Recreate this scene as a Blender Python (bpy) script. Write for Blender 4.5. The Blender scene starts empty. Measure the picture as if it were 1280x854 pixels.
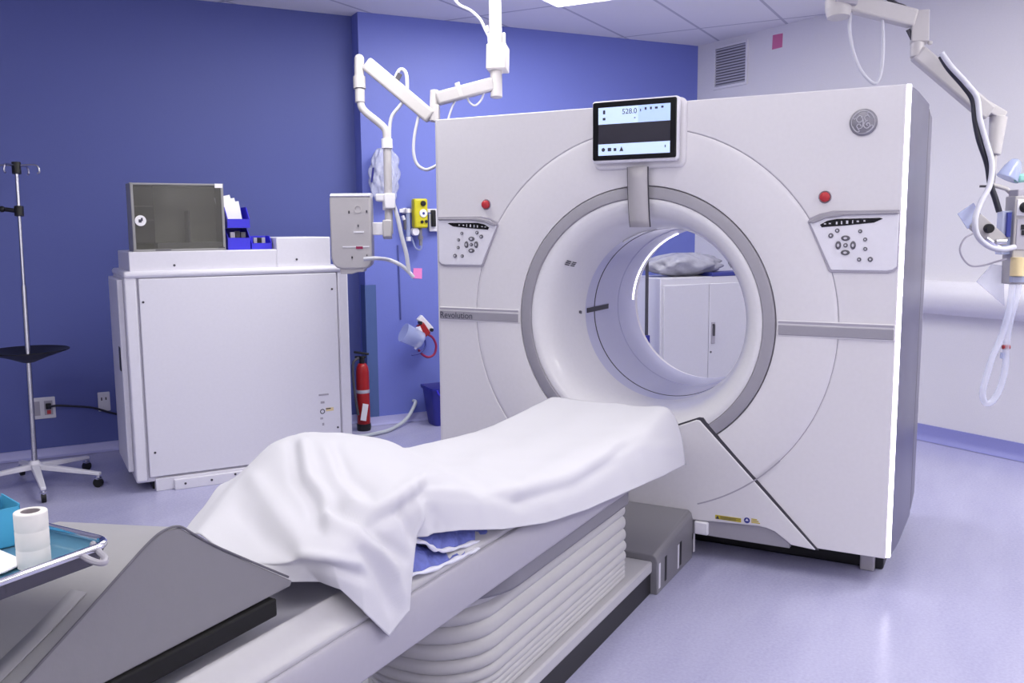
import bpy, bmesh, math, random
from mathutils import Vector, Matrix
random.seed(7)
scn = bpy.context.scene
COL = scn.collection
PI = math.pi
R = math.radians

# ------------------------------------------------------------------ camera
F = 1132.72
CY, CT, CR = -0.49598, 0.12556, -0.00861
CPOS = Vector((1.3693, -3.6907, 1.4218))
_f = Vector((math.sin(CY)*math.cos(CT), math.cos(CY)*math.cos(CT), -math.sin(CT)))
_r = Vector((math.cos(CY), -math.sin(CY), 0))
_u = _r.cross(_f)
RV = _r*math.cos(CR) + _u*math.sin(CR)
UV = -_r*math.sin(CR) + _u*math.cos(CR)
FV = _f
cam = bpy.data.cameras.new('camera')
cam.sensor_width = 36.0
cam.lens = 36.0*F/1280.0
cam.clip_start = 0.05
co = bpy.data.objects.new('camera', cam)
COL.objects.link(co)
m3 = Matrix((RV, UV, -FV)).transposed()
co.matrix_world = Matrix.Translation(CPOS) @ m3.to_4x4()
scn.camera = co

def ray(px, py): return FV + RV*((px-640)/F) - UV*((py-427)/F)
def at(px, py, D): return CPOS + ray(px, py)*D                 # point at depth D
def atx(px, py, x):                                            # point on the vertical plane X = x
    d = ray(px, py); return CPOS + d*((x-CPOS.x)/d.x)
def atz(px, py, z):
    d = ray(px, py); return CPOS + d*((z-CPOS.z)/d.z)
def proj(p):
    d = Vector(p)-CPOS; z = d.dot(FV)
    return 640+F*d.dot(RV)/z, 427-F*d.dot(UV)/z

# ------------------------------------------------------------------ materials
def lin(c):
    c = c/255.0
    return c/12.92 if c <= 0.04045 else ((c+0.055)/1.055)**2.4
def rgb(r, g, b): return (lin(r), lin(g), lin(b), 1)
def mat(name, c, rough=0.5, metal=0.0, spec=0.5, emit=0.0, trans=0.0, alpha=1.0, noise=None, bump=0.0, bscale=60, coat=0.0, ior=1.45):
    m = bpy.data.materials.new(name); m.use_nodes = True
    nt = m.node_tree; b = nt.nodes['Principled BSDF']
    c = rgb(*c)
    b.inputs['Base Color'].default_value = c
    b.inputs['Roughness'].default_value = rough
    b.inputs['Metallic'].default_value = metal
    b.inputs['Specular IOR Level'].default_value = spec
    b.inputs['IOR'].default_value = ior
    b.inputs['Transmission Weight'].default_value = trans
    b.inputs['Alpha'].default_value = alpha
    b.inputs['Coat Weight'].default_value = coat
    if emit:
        b.inputs['Emission Color'].default_value = c
        b.inputs['Emission Strength'].default_value = emit
    tc = nt.nodes.new('ShaderNodeTexCoord')
    n = nt.nodes.new('ShaderNodeTexNoise')
    n.inputs['Scale'].default_value = bscale; n.inputs['Detail'].default_value = 3
    nt.links.new(tc.outputs['Object'], n.inputs['Vector'])
    amt = noise if noise is not None else 0.03
    mx = nt.nodes.new('ShaderNodeMix'); mx.data_type = 'RGBA'; mx.blend_type = 'MULTIPLY'
    mr = nt.nodes.new('ShaderNodeMapRange')
    mr.inputs['To Min'].default_value = 1-amt; mr.inputs['To Max'].default_value = 1+amt
    nt.links.new(n.outputs['Fac'], mr.inputs['Value'])
    mx.inputs['Factor'].default_value = 1.0
    mx.inputs['A'].default_value = c
    nt.links.new(mr.outputs['Result'], mx.inputs['B'])
    nt.links.new(mx.outputs['Result'], b.inputs['Base Color'])
    if bump:
        bp = nt.nodes.new('ShaderNodeBump'); bp.inputs['Strength'].default_value = bump
        bp.inputs['Distance'].default_value = 0.01
        nt.links.new(n.outputs['Fac'], bp.inputs['Height'])
        nt.links.new(bp.outputs['Normal'], b.inputs['Normal'])
    return m

M = {}
M['gantry'] = mat('gantry white plastic', (224,221,227), 0.33, spec=0.4)
M['gantry2'] = mat('gantry ring plastic', (226,223,229), 0.3, spec=0.4)
M['flare'] = mat('bore flare plastic', (230,228,234), 0.22, spec=0.5, coat=0.15)
M['liner'] = mat('bore liner', (205,205,232), 0.2, spec=0.5)
M['ringgrey'] = mat('grey ring', (160,157,167), 0.45)
M['bandgrey'] = mat('grey band', (158,155,166), 0.4)
M['seam'] = mat('seam dark', (70,68,78), 0.6)
M['softseam'] = mat('seam soft', (170,166,180), 0.6)
M['side'] = mat('side grey metal', (98,96,122), 0.32, metal=0.35)
M['side2'] = mat('rear side grey', (116,114,132), 0.4, metal=0.2)
M['black'] = mat('black plastic', (22,22,26), 0.45)
M['blackgloss'] = mat('black gloss', (10,10,14), 0.12)
M['led'] = mat('led strip', (250,244,255), 0.4, emit=4.5)
M['screenlight'] = mat('screen light blue', (176,200,246), 0.3, emit=0.45)
M['screenpale'] = mat('screen pale', (196,218,250), 0.3, emit=0.45)
M['screendark'] = mat('screen dark', (44,42,56), 0.25)
M['ink'] = mat('ink', (60,60,76), 0.6)
M['darkink'] = mat('dark ink', (24,24,30), 0.6)
M['red'] = mat('red button', (190,52,60), 0.35)
M['btn'] = mat('grey button', (96,94,104), 0.4)
M['btnlight'] = mat('light button face', (206,204,214), 0.4)
M['metal'] = mat('steel', (190,190,200), 0.25, metal=1.0)
M['chrome'] = mat('chrome', (225,225,232), 0.1, metal=1.0)
M['logo'] = mat('logo silver', (140,138,148), 0.35, metal=0.3)
M['logolt'] = mat('logo light', (190,188,198), 0.35, metal=0.3)
M['yellow'] = mat('label yellow', (200,180,50), 0.5)
M['blueink'] = mat('label blue', (52,60,140), 0.5)
M['white'] = mat('white paint', (232,230,240), 0.4)
M['cabinet'] = mat('cabinet white', (226,224,236), 0.38)
M['tabwhite'] = mat('table white', (190,188,195), 0.35)
M['tray'] = mat('table side lavender grey', (172,169,182), 0.35)
M['cradle'] = mat('cradle grey', (176,174,188), 0.3)
M['carriage'] = mat('carriage grey', (128,126,136), 0.45)
M['bellows'] = mat('bellows cream', (190,188,192), 0.55)
M['plinthblack'] = mat('plinth black', (38,37,40), 0.5)
M['dock'] = mat('dock grey', (128,126,134), 0.42, bump=0.1, bscale=400)
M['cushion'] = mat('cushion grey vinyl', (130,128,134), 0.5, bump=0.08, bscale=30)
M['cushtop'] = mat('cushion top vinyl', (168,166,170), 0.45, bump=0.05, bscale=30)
M['piping'] = mat('cushion piping', (98,96,106), 0.5)
M['velcro'] = mat('velcro grey', (158,156,164), 0.8)
M['shadeblack'] = mat('under cushion shade', (14,13,17), 0.8)  # near-black for the shade modelled beneath the wedge cushion
M['sheet'] = mat('white sheet cotton', (213,212,220), 0.85, spec=0.15, bump=0.06, bscale=500, noise=0.015)
M['bluepad'] = mat('blue pad', (108,118,196), 0.7, bump=0.5, bscale=60, noise=0.25)
M['padedge'] = mat('pad white edge', (232,232,244), 0.7)
M['armwhite'] = mat('arm off white', (192,188,192), 0.4)
M['armshade'] = mat('arm grey white', (184,180,186), 0.4)
M['cable'] = mat('cable white', (200,200,214), 0.4)
M['cabledark'] = mat('cable dark', (40,40,54), 0.45)
M['bin'] = mat('bin blue', (62,56,214), 0.35)
M['bindark'] = mat('bin navy', (42,44,140), 0.4)
M['paper'] = mat('paper', (244,242,248), 0.7)
M['pink'] = mat('pink note', (246,140,206), 0.7)
M['pink2'] = mat('pink note dull', (214,118,160), 0.7)
M['caseframe'] = mat('case frame grey', (150,149,152), 0.4)
M['caseinside'] = mat('case inside', (196,194,188), 0.6)
M['caselining'] = mat('case dark lining', (112,110,112), 0.6)
M['regyellow'] = mat('regulator yellow', (206,196,40), 0.35)
M['extred'] = mat('extinguisher red', (158,30,33), 0.3)
M['guard'] = mat('corner guard teal blue', (80,102,158), 0.5)
M['hose'] = mat('hose pale', (190,196,204), 0.4)
M['trayblue'] = mat('tray blue', (96,142,170), 0.35)
M['trayout'] = mat('tray outside steel', (84,82,90), 0.35, metal=0.6)
M['boxblue'] = mat('box blue', (74,164,206), 0.45)
M['tape'] = mat('tape roll', (232,228,226), 0.75)
M['tapecore'] = mat('tape core', (150,142,148), 0.8)
M['redhose'] = mat('hose red', (150,34,80), 0.35)
M['outlet'] = mat('outlet plate', (222,220,228), 0.4)
M['cream'] = mat('cream', (226,206,160), 0.5)
M['teal'] = mat('teal plastic', (150,206,200), 0.3)
M['bagplastic'] = mat('bag plastic grey', (168,168,184), 0.25, bump=1.0, bscale=14, noise=0.25)
M['injector'] = mat('injector grey', (176,172,176), 0.4)
M['bumper'] = mat('bumper white', (226,224,234), 0.45)
M['ventgrey'] = mat('vent grey', (186,184,196), 0.5)
M['ventdark'] = mat('vent dark', (112,110,122), 0.6)
M['steelcab'] = mat('cupboard grey white', (214,213,224), 0.4)
M['clear'] = mat('clear plastic', (225,228,250), 0.12, alpha=0.35, spec=0.6)
M['clearblue'] = mat('clear blue plastic', (190,200,238), 0.15, alpha=0.5, spec=0.6)
M['lightpanel'] = mat('light diffuser', (250,248,255), 0.5, emit=6.0)
M['bagclear'] = mat('crinkled clear film', (214,218,244), 0.15, alpha=0.5, spec=0.8, bump=1.0, bscale=30, noise=0.3)
M['glassdark'] = mat('smoked glass', (104,103,97), 0.05, alpha=0.38, spec=0.6)

def wall_mat(name, c, rough=0.55, var=0.03):
    m = mat(name, c, rough, spec=0.35, noise=var, bump=0.04, bscale=120)
    return m
M['bluewall'] = wall_mat('blue wall paint', (116,127,206), 0.42)
M['bluewall2'] = wall_mat('dimmed blue wall paint', (90,99,164), 0.48)  # same blue paint, dimmer light of the left wall put into its colour
M['greywall'] = wall_mat('pale grey wall paint', (232,230,236), 0.5)
M['basel'] = wall_mat('cove lavender', (176,176,222), 0.4)
M['baser'] = wall_mat('cove blue', (146,148,208), 0.4)

def floor_mat():
    m = bpy.data.materials.new('speckled vinyl floor'); m.use_nodes = True
    nt = m.node_tree; b = nt.nodes['Principled BSDF']; L = nt.links
    tc = nt.nodes.new('ShaderNodeTexCoord')
    n1 = nt.nodes.new('ShaderNodeTexNoise'); n1.inputs['Scale'].default_value = 90; n1.inputs['Detail'].default_value = 4
    n2 = nt.nodes.new('ShaderNodeTexNoise'); n2.inputs['Scale'].default_value = 6; n2.inputs['Detail'].default_value = 5
    mp = nt.nodes.new('ShaderNodeMapping'); mp.inputs['Scale'].default_value = (1, 0.25, 1); mp.inputs['Rotation'].default_value = (0, 0, 0.5)
    L.new(tc.outputs['Object'], n1.inputs['Vector']); L.new(tc.outputs['Object'], mp.inputs['Vector']); L.new(mp.outputs['Vector'], n2.inputs['Vector'])
    r1 = nt.nodes.new('ShaderNodeValToRGB')
    r1.color_ramp.elements[0].position = 0.3; r1.color_ramp.elements[0].color = rgb(164,163,200)
    r1.color_ramp.elements[1].position = 0.75; r1.color_ramp.elements[1].color = rgb(188,187,218)
    ad = nt.nodes.new('ShaderNodeMath'); ad.operation = 'MULTIPLY_ADD'; ad.inputs[1].default_value = 0.55
    L.new(n1.outputs['Fac'], ad.inputs[0])
    ml = nt.nodes.new('ShaderNodeMath'); ml.operation = 'MULTIPLY'; ml.inputs[1].default_value = 0.45
    L.new(n2.outputs['Fac'], ml.inputs[0]); L.new(ml.outputs[0], ad.inputs[2])
    L.new(ad.outputs[0], r1.inputs['Fac']); L.new(r1.outputs['Color'], b.inputs['Base Color'])
    b.inputs['Roughness'].default_value = 0.23
    b.inputs['Specular IOR Level'].default_value = 0.4
    return m
M['floor'] = floor_mat()

def ceiling_mat():
    m = bpy.data.materials.new('ceiling tiles'); m.use_nodes = True
    nt = m.node_tree; b = nt.nodes['Principled BSDF']; L = nt.links
    tc = nt.nodes.new('ShaderNodeTexCoord')
    sep = nt.nodes.new('ShaderNodeSeparateXYZ'); L.new(tc.outputs['Object'], sep.inputs[0])
    def line(sock, off, step, w):
        a = nt.nodes.new('ShaderNodeMath'); a.operation = 'ADD'; a.inputs[1].default_value = -off + 100*step
        L.new(sock, a.inputs[0])
        mo = nt.nodes.new('ShaderNodeMath'); mo.operation = 'MODULO'; mo.inputs[1].default_value = step
        L.new(a.outputs[0], mo.inputs[0])
        lt = nt.nodes.new('ShaderNodeMath'); lt.operation = 'LESS_THAN'; lt.inputs[1].default_value = w
        L.new(mo.outputs[0], lt.inputs[0]); return lt.outputs[0]
    a = line(sep.outputs['X'], -0.752, 0.61, 0.022); c = line(sep.outputs['Y'], 3.22, 1.2, 0.022)
    mx = nt.nodes.new('ShaderNodeMath'); mx.operation = 'MAXIMUM'; L.new(a, mx.inputs[0]); L.new(c, mx.inputs[1])
    n = nt.nodes.new('ShaderNodeTexNoise'); n.inputs['Scale'].default_value = 120
    L.new(tc.outputs['Object'], n.inputs['Vector'])
    r = nt.nodes.new('ShaderNodeValToRGB')
    r.color_ramp.elements[0].color = rgb(230,228,236); r.color_ramp.elements[1].color = rgb(240,238,244)
    L.new(n.outputs['Fac'], r.inputs['Fac'])
    mix = nt.nodes.new('ShaderNodeMix'); mix.data_type = 'RGBA'
    L.new(mx.outputs[0], mix.inputs['Factor']); L.new(r.outputs['Color'], mix.inputs['A'])
    mix.inputs['B'].default_value = rgb(190,188,202)
    L.new(mix.outputs['Result'], b.inputs['Base Color'])
    b.inputs['Roughness'].default_value = 0.8
    return m
M['ceiling'] = ceiling_mat()

# ------------------------------------------------------------------ mesh builder
def smooth(pts, n=6):
    P = [Vector(p) for p in pts]
    if len(P) < 3: return P
    out = []
    for i in range(len(P)-1):
        p0 = P[max(i-1, 0)]; p1 = P[i]; p2 = P[i+1]; p3 = P[min(i+2, len(P)-1)]
        for k in range(n):
            t = k/n
            out.append(0.5*((2*p1) + (p2-p0)*t + (2*p0-5*p1+4*p2-p3)*t*t + (3*p1-p0-3*p2+p3)*t**3))
    out.append(P[-1]); return out

class MB:
    def __init__(s): s.v = []; s.f = []; s.m = []; s.cm = 0
    def face(s, idx): s.f.append(tuple(idx)); s.m.append(s.cm)
    def mi(s, k): s.cm = k; return s
    def box(s, x0, x1, y0, y1, z0, z1, mtx=None):
        b = len(s.v)
        for z in (z0, z1):
            for x, y in ((x0,y0),(x1,y0),(x1,y1),(x0,y1)):
                p = Vector((x, y, z)); s.v.append(mtx @ p if mtx else p)
        for q in ((0,3,2,1),(4,5,6,7),(0,1,5,4),(1,2,6,5),(2,3,7,6),(3,0,4,7)): s.face([b+i for i in q])
        return s
    def prism(s, pts, a, b, axis='y'):
        """polygon (2d) swept from a to b along axis; for 'y' pts are (x,z)"""
        n = len(pts); k = len(s.v)
        def mk(p, t):
            if axis == 'y': return Vector((p[0], t, p[1]))
            if axis == 'x': return Vector((t, p[0], p[1]))
            return Vector((p[0], p[1], t))
        for t in (a, b):
            for p in pts: s.v.append(mk(p, t))
        s.face([k+i for i in range(n)]); s.face([k+n+i for i in reversed(range(n))])
        for i in range(n): s.face((k+i, k+(i+1) % n, k+n+(i+1) % n, k+n+i))
        return s
    def tube(s, pts, r, n=10, caps=True, closed=False):
        P = [Vector(p) for p in pts]; k = len(s.v); N = len(P)
        rr = r if isinstance(r, (list, tuple)) else [r]*N
        t0 = (P[1]-P[0]).normalized()
        up = Vector((0,0,1)) if abs(t0.z) < 0.9 else Vector((1,0,0))
        u = t0.cross(up).normalized()
        for i in range(N):
            if closed: t = (P[(i+1) % N]-P[i-1]).normalized()
            else: t = (P[min(i+1, N-1)]-P[max(i-1, 0)]).normalized()
            u = (u - t*u.dot(t))
            u = u.normalized() if u.length > 1e-6 else t.orthogonal().normalized()
            w = t.cross(u)
            for j in range(n):
                a = 2*PI*j/n
                s.v.append(P[i] + (u*math.cos(a)+w*math.sin(a))*rr[i])
        for i in range(N if closed else N-1):
            for j in range(n):
                i2 = (i+1) % N
                s.face((k+i*n+j, k+i*n+(j+1) % n, k+i2*n+(j+1) % n, k+i2*n+j))
        if caps and not closed:
            s.face([k+j for j in reversed(range(n))]); s.face([k+(N-1)*n+j for j in range(n)])
        return s
    def lathe(s, prof, c=(0,0,0), axis='z', n=32, a0=0.0, a1=2*PI, closeprof=False):
        """prof: (radius, height along axis)"""
        k = len(s.v); full = abs(a1-a0-2*PI) < 1e-6; m = n if full else n+1
        for i in range(m):
            a = a0+(a1-a0)*i/n
            for (r, h) in prof:
                x, y = r*math.cos(a), r*math.sin(a)
                p = (x, y, h) if axis == 'z' else ((x, h, y) if axis == 'y' else (h, x, y))
                s.v.append(Vector(c)+Vector(p))
        P = len(prof)
        for i in range(n):
            i2 = (i+1) % m
            for j in range(P if closeprof else P-1):
                j2 = (j+1) % P
                s.face((k+i*P+j, k+i2*P+j, k+i2*P+j2, k+i*P+j2))
        return s
    def grid(s, rows, closed_u=False):
        k = len(s.v); nr = len(rows); nc = len(rows[0])
        for r in rows:
            for p in r: s.v.append(Vector(p))
        for i in range(nr-1):
            for j in range(nc if closed_u else nc-1):
                j2 = (j+1) % nc
                s.face((k+i*nc+j, k+i*nc+j2, k+(i+1)*nc+j2, k+(i+1)*nc+j))
        return s
    def ball(s, c, r, n=14, sc=(1,1,1)):
        prof = [(max(1e-4, math.sin(PI*i/n)), -math.cos(PI*i/n)) for i in range(n+1)]
        k = len(s.v); s.lathe(prof, (0,0,0), 'z', 2*n)
        for i in range(k, len(s.v)): s.v[i] = Vector((s.v[i].x*r*sc[0], s.v[i].y*r*sc[1], s.v[i].z*r*sc[2]))+Vector(c)
        return s
    def build(s, name, mats, parent=None, bevel=0.0, seg=2, smoothed=True, ang=38, solid=0.0, merge=True):
        me = bpy.data.meshes.new(name)
        me.from_pydata([tuple(p) for p in s.v], [], s.f)
        if not isinstance(mats, (list, tuple)): mats = [mats]
        for m in mats: me.materials.append(M[m] if isinstance(m, str) else m)
        me.polygons.foreach_set('material_index', s.m)
        bm = bmesh.new(); bm.from_mesh(me)
        if merge: bmesh.ops.remove_doubles(bm, verts=bm.verts, dist=1e-5)
        bmesh.ops.recalc_face_normals(bm, faces=bm.faces)
        bm.to_mesh(me); bm.free()
        if smoothed:
            me.polygons.foreach_set('use_smooth', [True]*len(me.polygons))
            me.set_sharp_from_angle(angle=R(ang))
        me.update()
        o = bpy.data.objects.new(name, me); COL.objects.link(o)
        if parent is not None: o.parent = parent
        if solid:
            md = o.modifiers.new('solid', 'SOLIDIFY'); md.thickness = solid; md.offset = -1
        if bevel:
            md = o.modifiers.new('bevel', 'BEVEL'); md.width = bevel; md.segments = seg
            md.limit_method = 'ANGLE'; md.angle_limit = R(35); md.harden_normals = False
        return o

def text_mesh(name, s, size, m, parent, x, y, z, align='LEFT', ext=0.0004, rot=None):
    cu = bpy.data.curves.new(name, 'FONT'); cu.body = s; cu.size = size; cu.align_x = align; cu.extrude = ext
    t = bpy.data.objects.new(name, cu); COL.objects.link(t)
    bpy.context.view_layer.update()
    me = bpy.data.meshes.new_from_object(t.evaluated_get(bpy.context.evaluated_depsgraph_get()))
    bpy.data.objects.remove(t)
    for v in me.vertices:
        c = v.co.copy(); q = Vector((c.x, -c.z, c.y))
        if rot: q = rot @ q
        v.co = q + Vector((x, y, z))
    me.materials.clear(); me.materials.append(M[m])
    o = bpy.data.objects.new(name, me); COL.objects.link(o)
    if parent is not None: o.parent = parent
    return o

def tag(o, label, cat, group=None, kind=None):
    o['label'] = label; o['category'] = cat
    if group: o['group'] = group
    if kind: o['kind'] = kind
    return o
def thing(name, label, cat, loc=(0,0,0), rotz=0.0, group=None):
    o = bpy.data.objects.new(name, None); COL.objects.link(o)
    o.location = loc; o.rotation_euler = (0, 0, rotz); o.empty_display_size = 0.1
    return tag(o, label, cat, group)
def struct(o): o['kind'] = 'structure'; return o
def rrect(x0, x1, z0, z1, r, n=5):
    out = []
    for cx, cz, a in ((x1-r, z1-r, 0), (x0+r, z1-r, 90), (x0+r, z0+r, 180), (x1-r, z0+r, 270)):
        for i in range(n+1):
            t = R(a+90*i/n); out.append((cx+r*math.cos(t), cz+r*math.sin(t)))
    return out

# ------------------------------------------------------------------ room
H = 2.9
bc = Vector((-2.62, 1.50, 0)); db = Vector((math.sin(R(35)), math.cos(R(35)), 0)); nb = Vector((db.y, -db.x, 0))
AB = R(55)
bl = Vector((-2.75, 1.57, 0)); dl = Vector((math.sin(R(33.5)), math.cos(R(33.5)), 0)); nl = Vector((dl.y, -dl.x, 0))
AL = R(56.5)
dr = Vector((math.cos(R(30)), -0.5, 0)); nr = Vector((-0.5, -dr.x, 0)); AR = R(-30)
A = Vector((-0.95, 3.885, 0))
RE = A + dr*7.6
LE = bl - dl*8.6
BK = RE + Vector((-0.5, -0.866, 0))*8.8

def wallbox(name, p, q, n, m, z0=0.0, z1=H, t=0.1):
    b = MB(); P = [p, q, q-n*t, p-n*t]
    b.prism([(v.x, v.y) for v in P], z0, z1, 'z')
    return struct(b.build(name, m))
wallbox('wall_back', bc - db*0.005, A + db*0.1, nb, 'bluewall', t=0.16)
wallbox('wall_left', LE, bl + dl*0.16, nl, 'bluewall2')
wallbox('wall_right', A - dr*0.0, RE, nr, 'greywall')
n1 = Vector((-0.866, 0.5, 0)); wallbox('wall_front', RE + (RE-BK).normalized()*0.1, BK, n1, 'greywall')
d2 = (BK-LE).normalized(); n2 = Vector((-d2.y, d2.x, 0)); wallbox('wall_near', LE, BK, n2, 'greywall')
fp = [LE - nl*0.1 - d2*0.1, bl + dl*0.1 - nl*0.3, A + db*0.1 - nb*0.1, A+nr*-0.12+dr*0.1, RE+dr*0.1-nr*0.1, BK - n1*0.1]
b = MB(); b.prism([(v.x, v.y) for v in fp], -0.05, 0, 'z'); struct(b.build('floor', 'floor'))
b = MB(); b.prism([(v.x, v.y) for v in fp], H, H+0.05, 'z'); struct(b.build('ceiling', 'ceiling'))
def cove(name, p, q, n, h, m, t=0.012, fl=0.03):
    d = (q-p).normalized()
    rows = []
    prof = [(t, h), (t, h*0.45), (t+fl*0.25, h*0.2), (t+fl, 0.002)]
    b = MB()
    b.grid([[p + n*o + Vector((0,0,z)) for (o, z) in [(0, h)]+prof], [q + n*o + Vector((0,0,z)) for (o, z) in [(0, h)]+prof]])
    return struct(b.build(name, m))
cove('baseboard_left', LE, bl, nl, 0.06, 'basel')
cove('baseboard_back', bc, A, nb, 0.06, 'basel')
cove('baseboard_right', A, RE, nr, 0.105, 'baser')
# corner guard on the wall corner
b = MB()
gq = [bc + nb*0.004 + db*0.072, bc + nb*0.004 - db*0.009, bc - nb*0.10 - db*0.009, bc - nb*0.10 - db*0.005, bc - db*0.005, bc + db*0.072]
b.prism([(v.x, v.y) for v in gq], 0.05, 1.02, 'z'); struct(b.build('trim_1', 'guard'))

# ------------------------------------------------------------------ lights
def area(name, loc, sx, sy, power, rot=(0,0,0), c=(1,0.99,0.89)):
    l = bpy.data.lights.new(name, 'AREA'); l.shape = 'RECTANGLE'; l.size = sx; l.size_y = sy; l.energy = power; l.color = c
    o = bpy.data.objects.new(name, l); COL.objects.link(o); o.location = loc; o.rotation_euler = rot; return o
for i, (x, y, p) in enumerate(((0.5, -1.2, 10), (0.5, -3.6, 6), (-1.3, -0.1, 32), (-1.4, -3.6, 36), (3.0, -0.7, 26), (2.6, 1.2, 54), (-1.06, 1.3, 32))):
    area('ceiling lamp', (x, y, 2.87), 0.6, 1.2, p)
area('added fill lamp', (1.6, -4.7, 1.75), 1.4, 1.4, 62, (PI, 0, 0))  # unseen uplight added behind the camera as soft fill
area('added fill lamp', (3.2, -2.6, 1.75), 1.0, 1.0, 30, (PI, 0, 0))  # second unseen uplight, also added for fill
w = bpy.data.worlds.new('world'); scn.world = w; w.use_nodes = True
w.node_tree.nodes['Background'].inputs[0].default_value = (0.9, 0.9, 0.95, 1)
w.node_tree.nodes['Background'].inputs[1].default_value = 0.2
scn.view_settings.view_transform = 'Standard'
scn.view_settings.exposure = 0.0

t = thing('ceiling_light', 'bright square edged light panel set flush in the tiled ceiling', 'ceiling light', (-1.06, 1.44, H))
b = MB(); b.box(-0.30, 0.30, -0.59, 0.59, -0.012, 0.0); b.build('diffuser', 'lightpanel', t)
b = MB()
for x0, x1, y0, y1 in ((-0.31,-0.29,-0.6,0.6),(0.29,0.31,-0.6,0.6),(-0.31,0.31,-0.6,-0.58),(-0.31,0.31,0.58,0.6)): b.box(x0,x1,y0,y1,-0.016,0)
b.build('frame', 'white', t)

# ------------------------------------------------------------------ CT gantry
ZC = 1.012
HW, HH, ZB = 1.026, 1.93, 0.12
G = thing('ct_scanner_gantry', 'large white ring shaped scanner gantry with grey bore ring and touchscreen on top', 'ct scanner')
def plate_with_hole(mb, x0, x1, z0, z1, r, y, n=96, rc=0.02):
    """front face: rectangle with round hole, as quads between hole and border"""
    inner = []; outer = []
    cx, cz = 0, ZC
    for i in range(n):
        a = 2*PI*i/n
        c, s = math.cos(a), math.sin(a)
        inner.append((r*c, ZC+r*s))
        k = min((x1 if c > 0 else -x0)/abs(c) if abs(c) > 1e-9 else 1e9, ((z1-ZC) if s > 0 else (ZC-z0))/abs(s) if abs(s) > 1e-9 else 1e9)
        outer.append([c*k, ZC+s*k])
    for X in (x0, x1):
        for Z in (z0, z1):
            j = min(range(n), key=lambda i: (outer[i][0]-X)**2+(outer[i][1]-Z)**2); outer[j] = [X, Z]
    return inner, outer
def plate(mb, x0, x1, z0, z1, r, y0, y1, n=96):
    inner, outer = plate_with_hole(mb, x0, x1, z0, z1, r, y0, n)
    k = len(mb.v)
    for y in (y0, y1):
        for p in inner: mb.v.append(Vector((p[0], y, p[1])))
        for p in outer: mb.v.append(Vector((p[0], y, p[1])))
    for i in range(n):
        j = (i+1) % n
        mb.face((k+i, k+j, k+n+j, k+n+i))
        mb.face((k+2*n+i, k+2*n+j, k+3*n+j, k+3*n+i))
        mb.face((k+i, k+j, k+2*n+j, k+2*n+i))
        mb.face((k+n+i, k+n+j, k+3*n+j, k+3*n+i))
BR_ = 0.8185
b = MB(); plate(b, -HW, HW, ZB, HH, BR_+0.0014, 0.0, 0.05); b.build('front_cover', 'gantry', G, bevel=0.004)
b = MB()
b.lathe([(BR_-0.0014, 0.02), (BR_-0.0014, 0.003), (BR_-0.006, 0.0), (0.80, -0.002), (0.70, -0.006), (0.60, -0.004), (0.582, 0.0), (0.579, 0.012), (0.579, 0.05), (BR_-0.0014, 0.05)], (0,0,ZC), 'y', 128, closeprof=True)
b.build('inner_cover', 'gantry2', G, ang=25)
b = MB(); b.lathe([(BR_+0.004, 0.004), (BR_-0.004, 0.004)], (0,0,ZC), 'y', 96); b.build('cover_gap', 'softseam', G)
b = MB(); b.lathe([(0.578, 0.02), (0.576, -0.002), (0.572, -0.005), (0.53, -0.004), (0.527, 0.0), (0.525, 0.02)], (0,0,ZC), 'y', 128); b.build('bore_ring', 'ringgrey', G, ang=50)
b = MB(); b.lathe([(0.526, 0.03), (0.525, 0.003), (0.515, -0.001), (0.495, 0.006), (0.475, 0.022), (0.455, 0.05), (0.44, 0.085), (0.428, 0.13), (0.418, 0.18), (0.409, 0.235), (0.402, 0.29), (0.40, 0.33)], (0,0,ZC), 'y', 128)
b.build('bore_flare', 'flare', G, ang=60)
b = MB(); b.mi(0)
b.lathe([(0.400, 0.33), (0.400, 0.435)], (0,0,ZC), 'y', 128)
b.lathe([(0.400, 0.435), (0.403, 0.436), (0.403, 0.444), (0.400, 0.445)], (0,0,ZC), 'y', 128)
b.lathe([(0.400, 0.445), (0.400, 0.745), (0.397, 0.75), (0.397, 1.0)], (0,0,ZC), 'y', 128)
b.build('bore_liner', 'liner', G, ang=30)
b = MB(); b.lathe([(0.4012, 0.434), (0.3985, 0.436), (0.3985, 0.443), (0.4012, 0.445)], (0,0,ZC), 'y', 128); b.build('liner_seam', 'seam', G)
b = MB(); b.lathe([(0.399, 0.955), (0.394, 0.957), (0.394, 0.972), (0.399, 0.974)], (0,0,ZC), 'y', 40, R(112), R(178)); b.build('bore_light', 'led', G)
b = MB(); b.lathe([(0.3985, 0.33), (0.3945, 0.332), (0.3945, 0.342), (0.3985, 0.345)], (0,0,ZC), 'y', 30, R(97), R(122)); b.build('bore_light', 'flare', G)
b = MB()
for y0, y1 in ((0.345, 0.612),):
    for k in range(1):
        a = [R(180-2.0+0.4), R(180+2.0)]
        b.lathe([(0.399, y0), (0.395, y0), (0.395, y1), (0.399, y1)], (0,0,ZC), 'y', 4, R(177.6), R(181.0))
b.build('laser_slit', 'seam', G)
b = MB(); b.lathe([(0.399, 0.268), (0.3985, 0.285)], (0,0,ZC), 'y', 3, R(178.9), R(180.8)); 
b.lathe([(0.408, 0.266), (0.404, 0.266), (0.402, 0.284), (0.408, 0.284)], (0,0,ZC), 'y', 3, R(178.6), R(180.4)); b.build('sensor_dot', 'btn', G)
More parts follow.
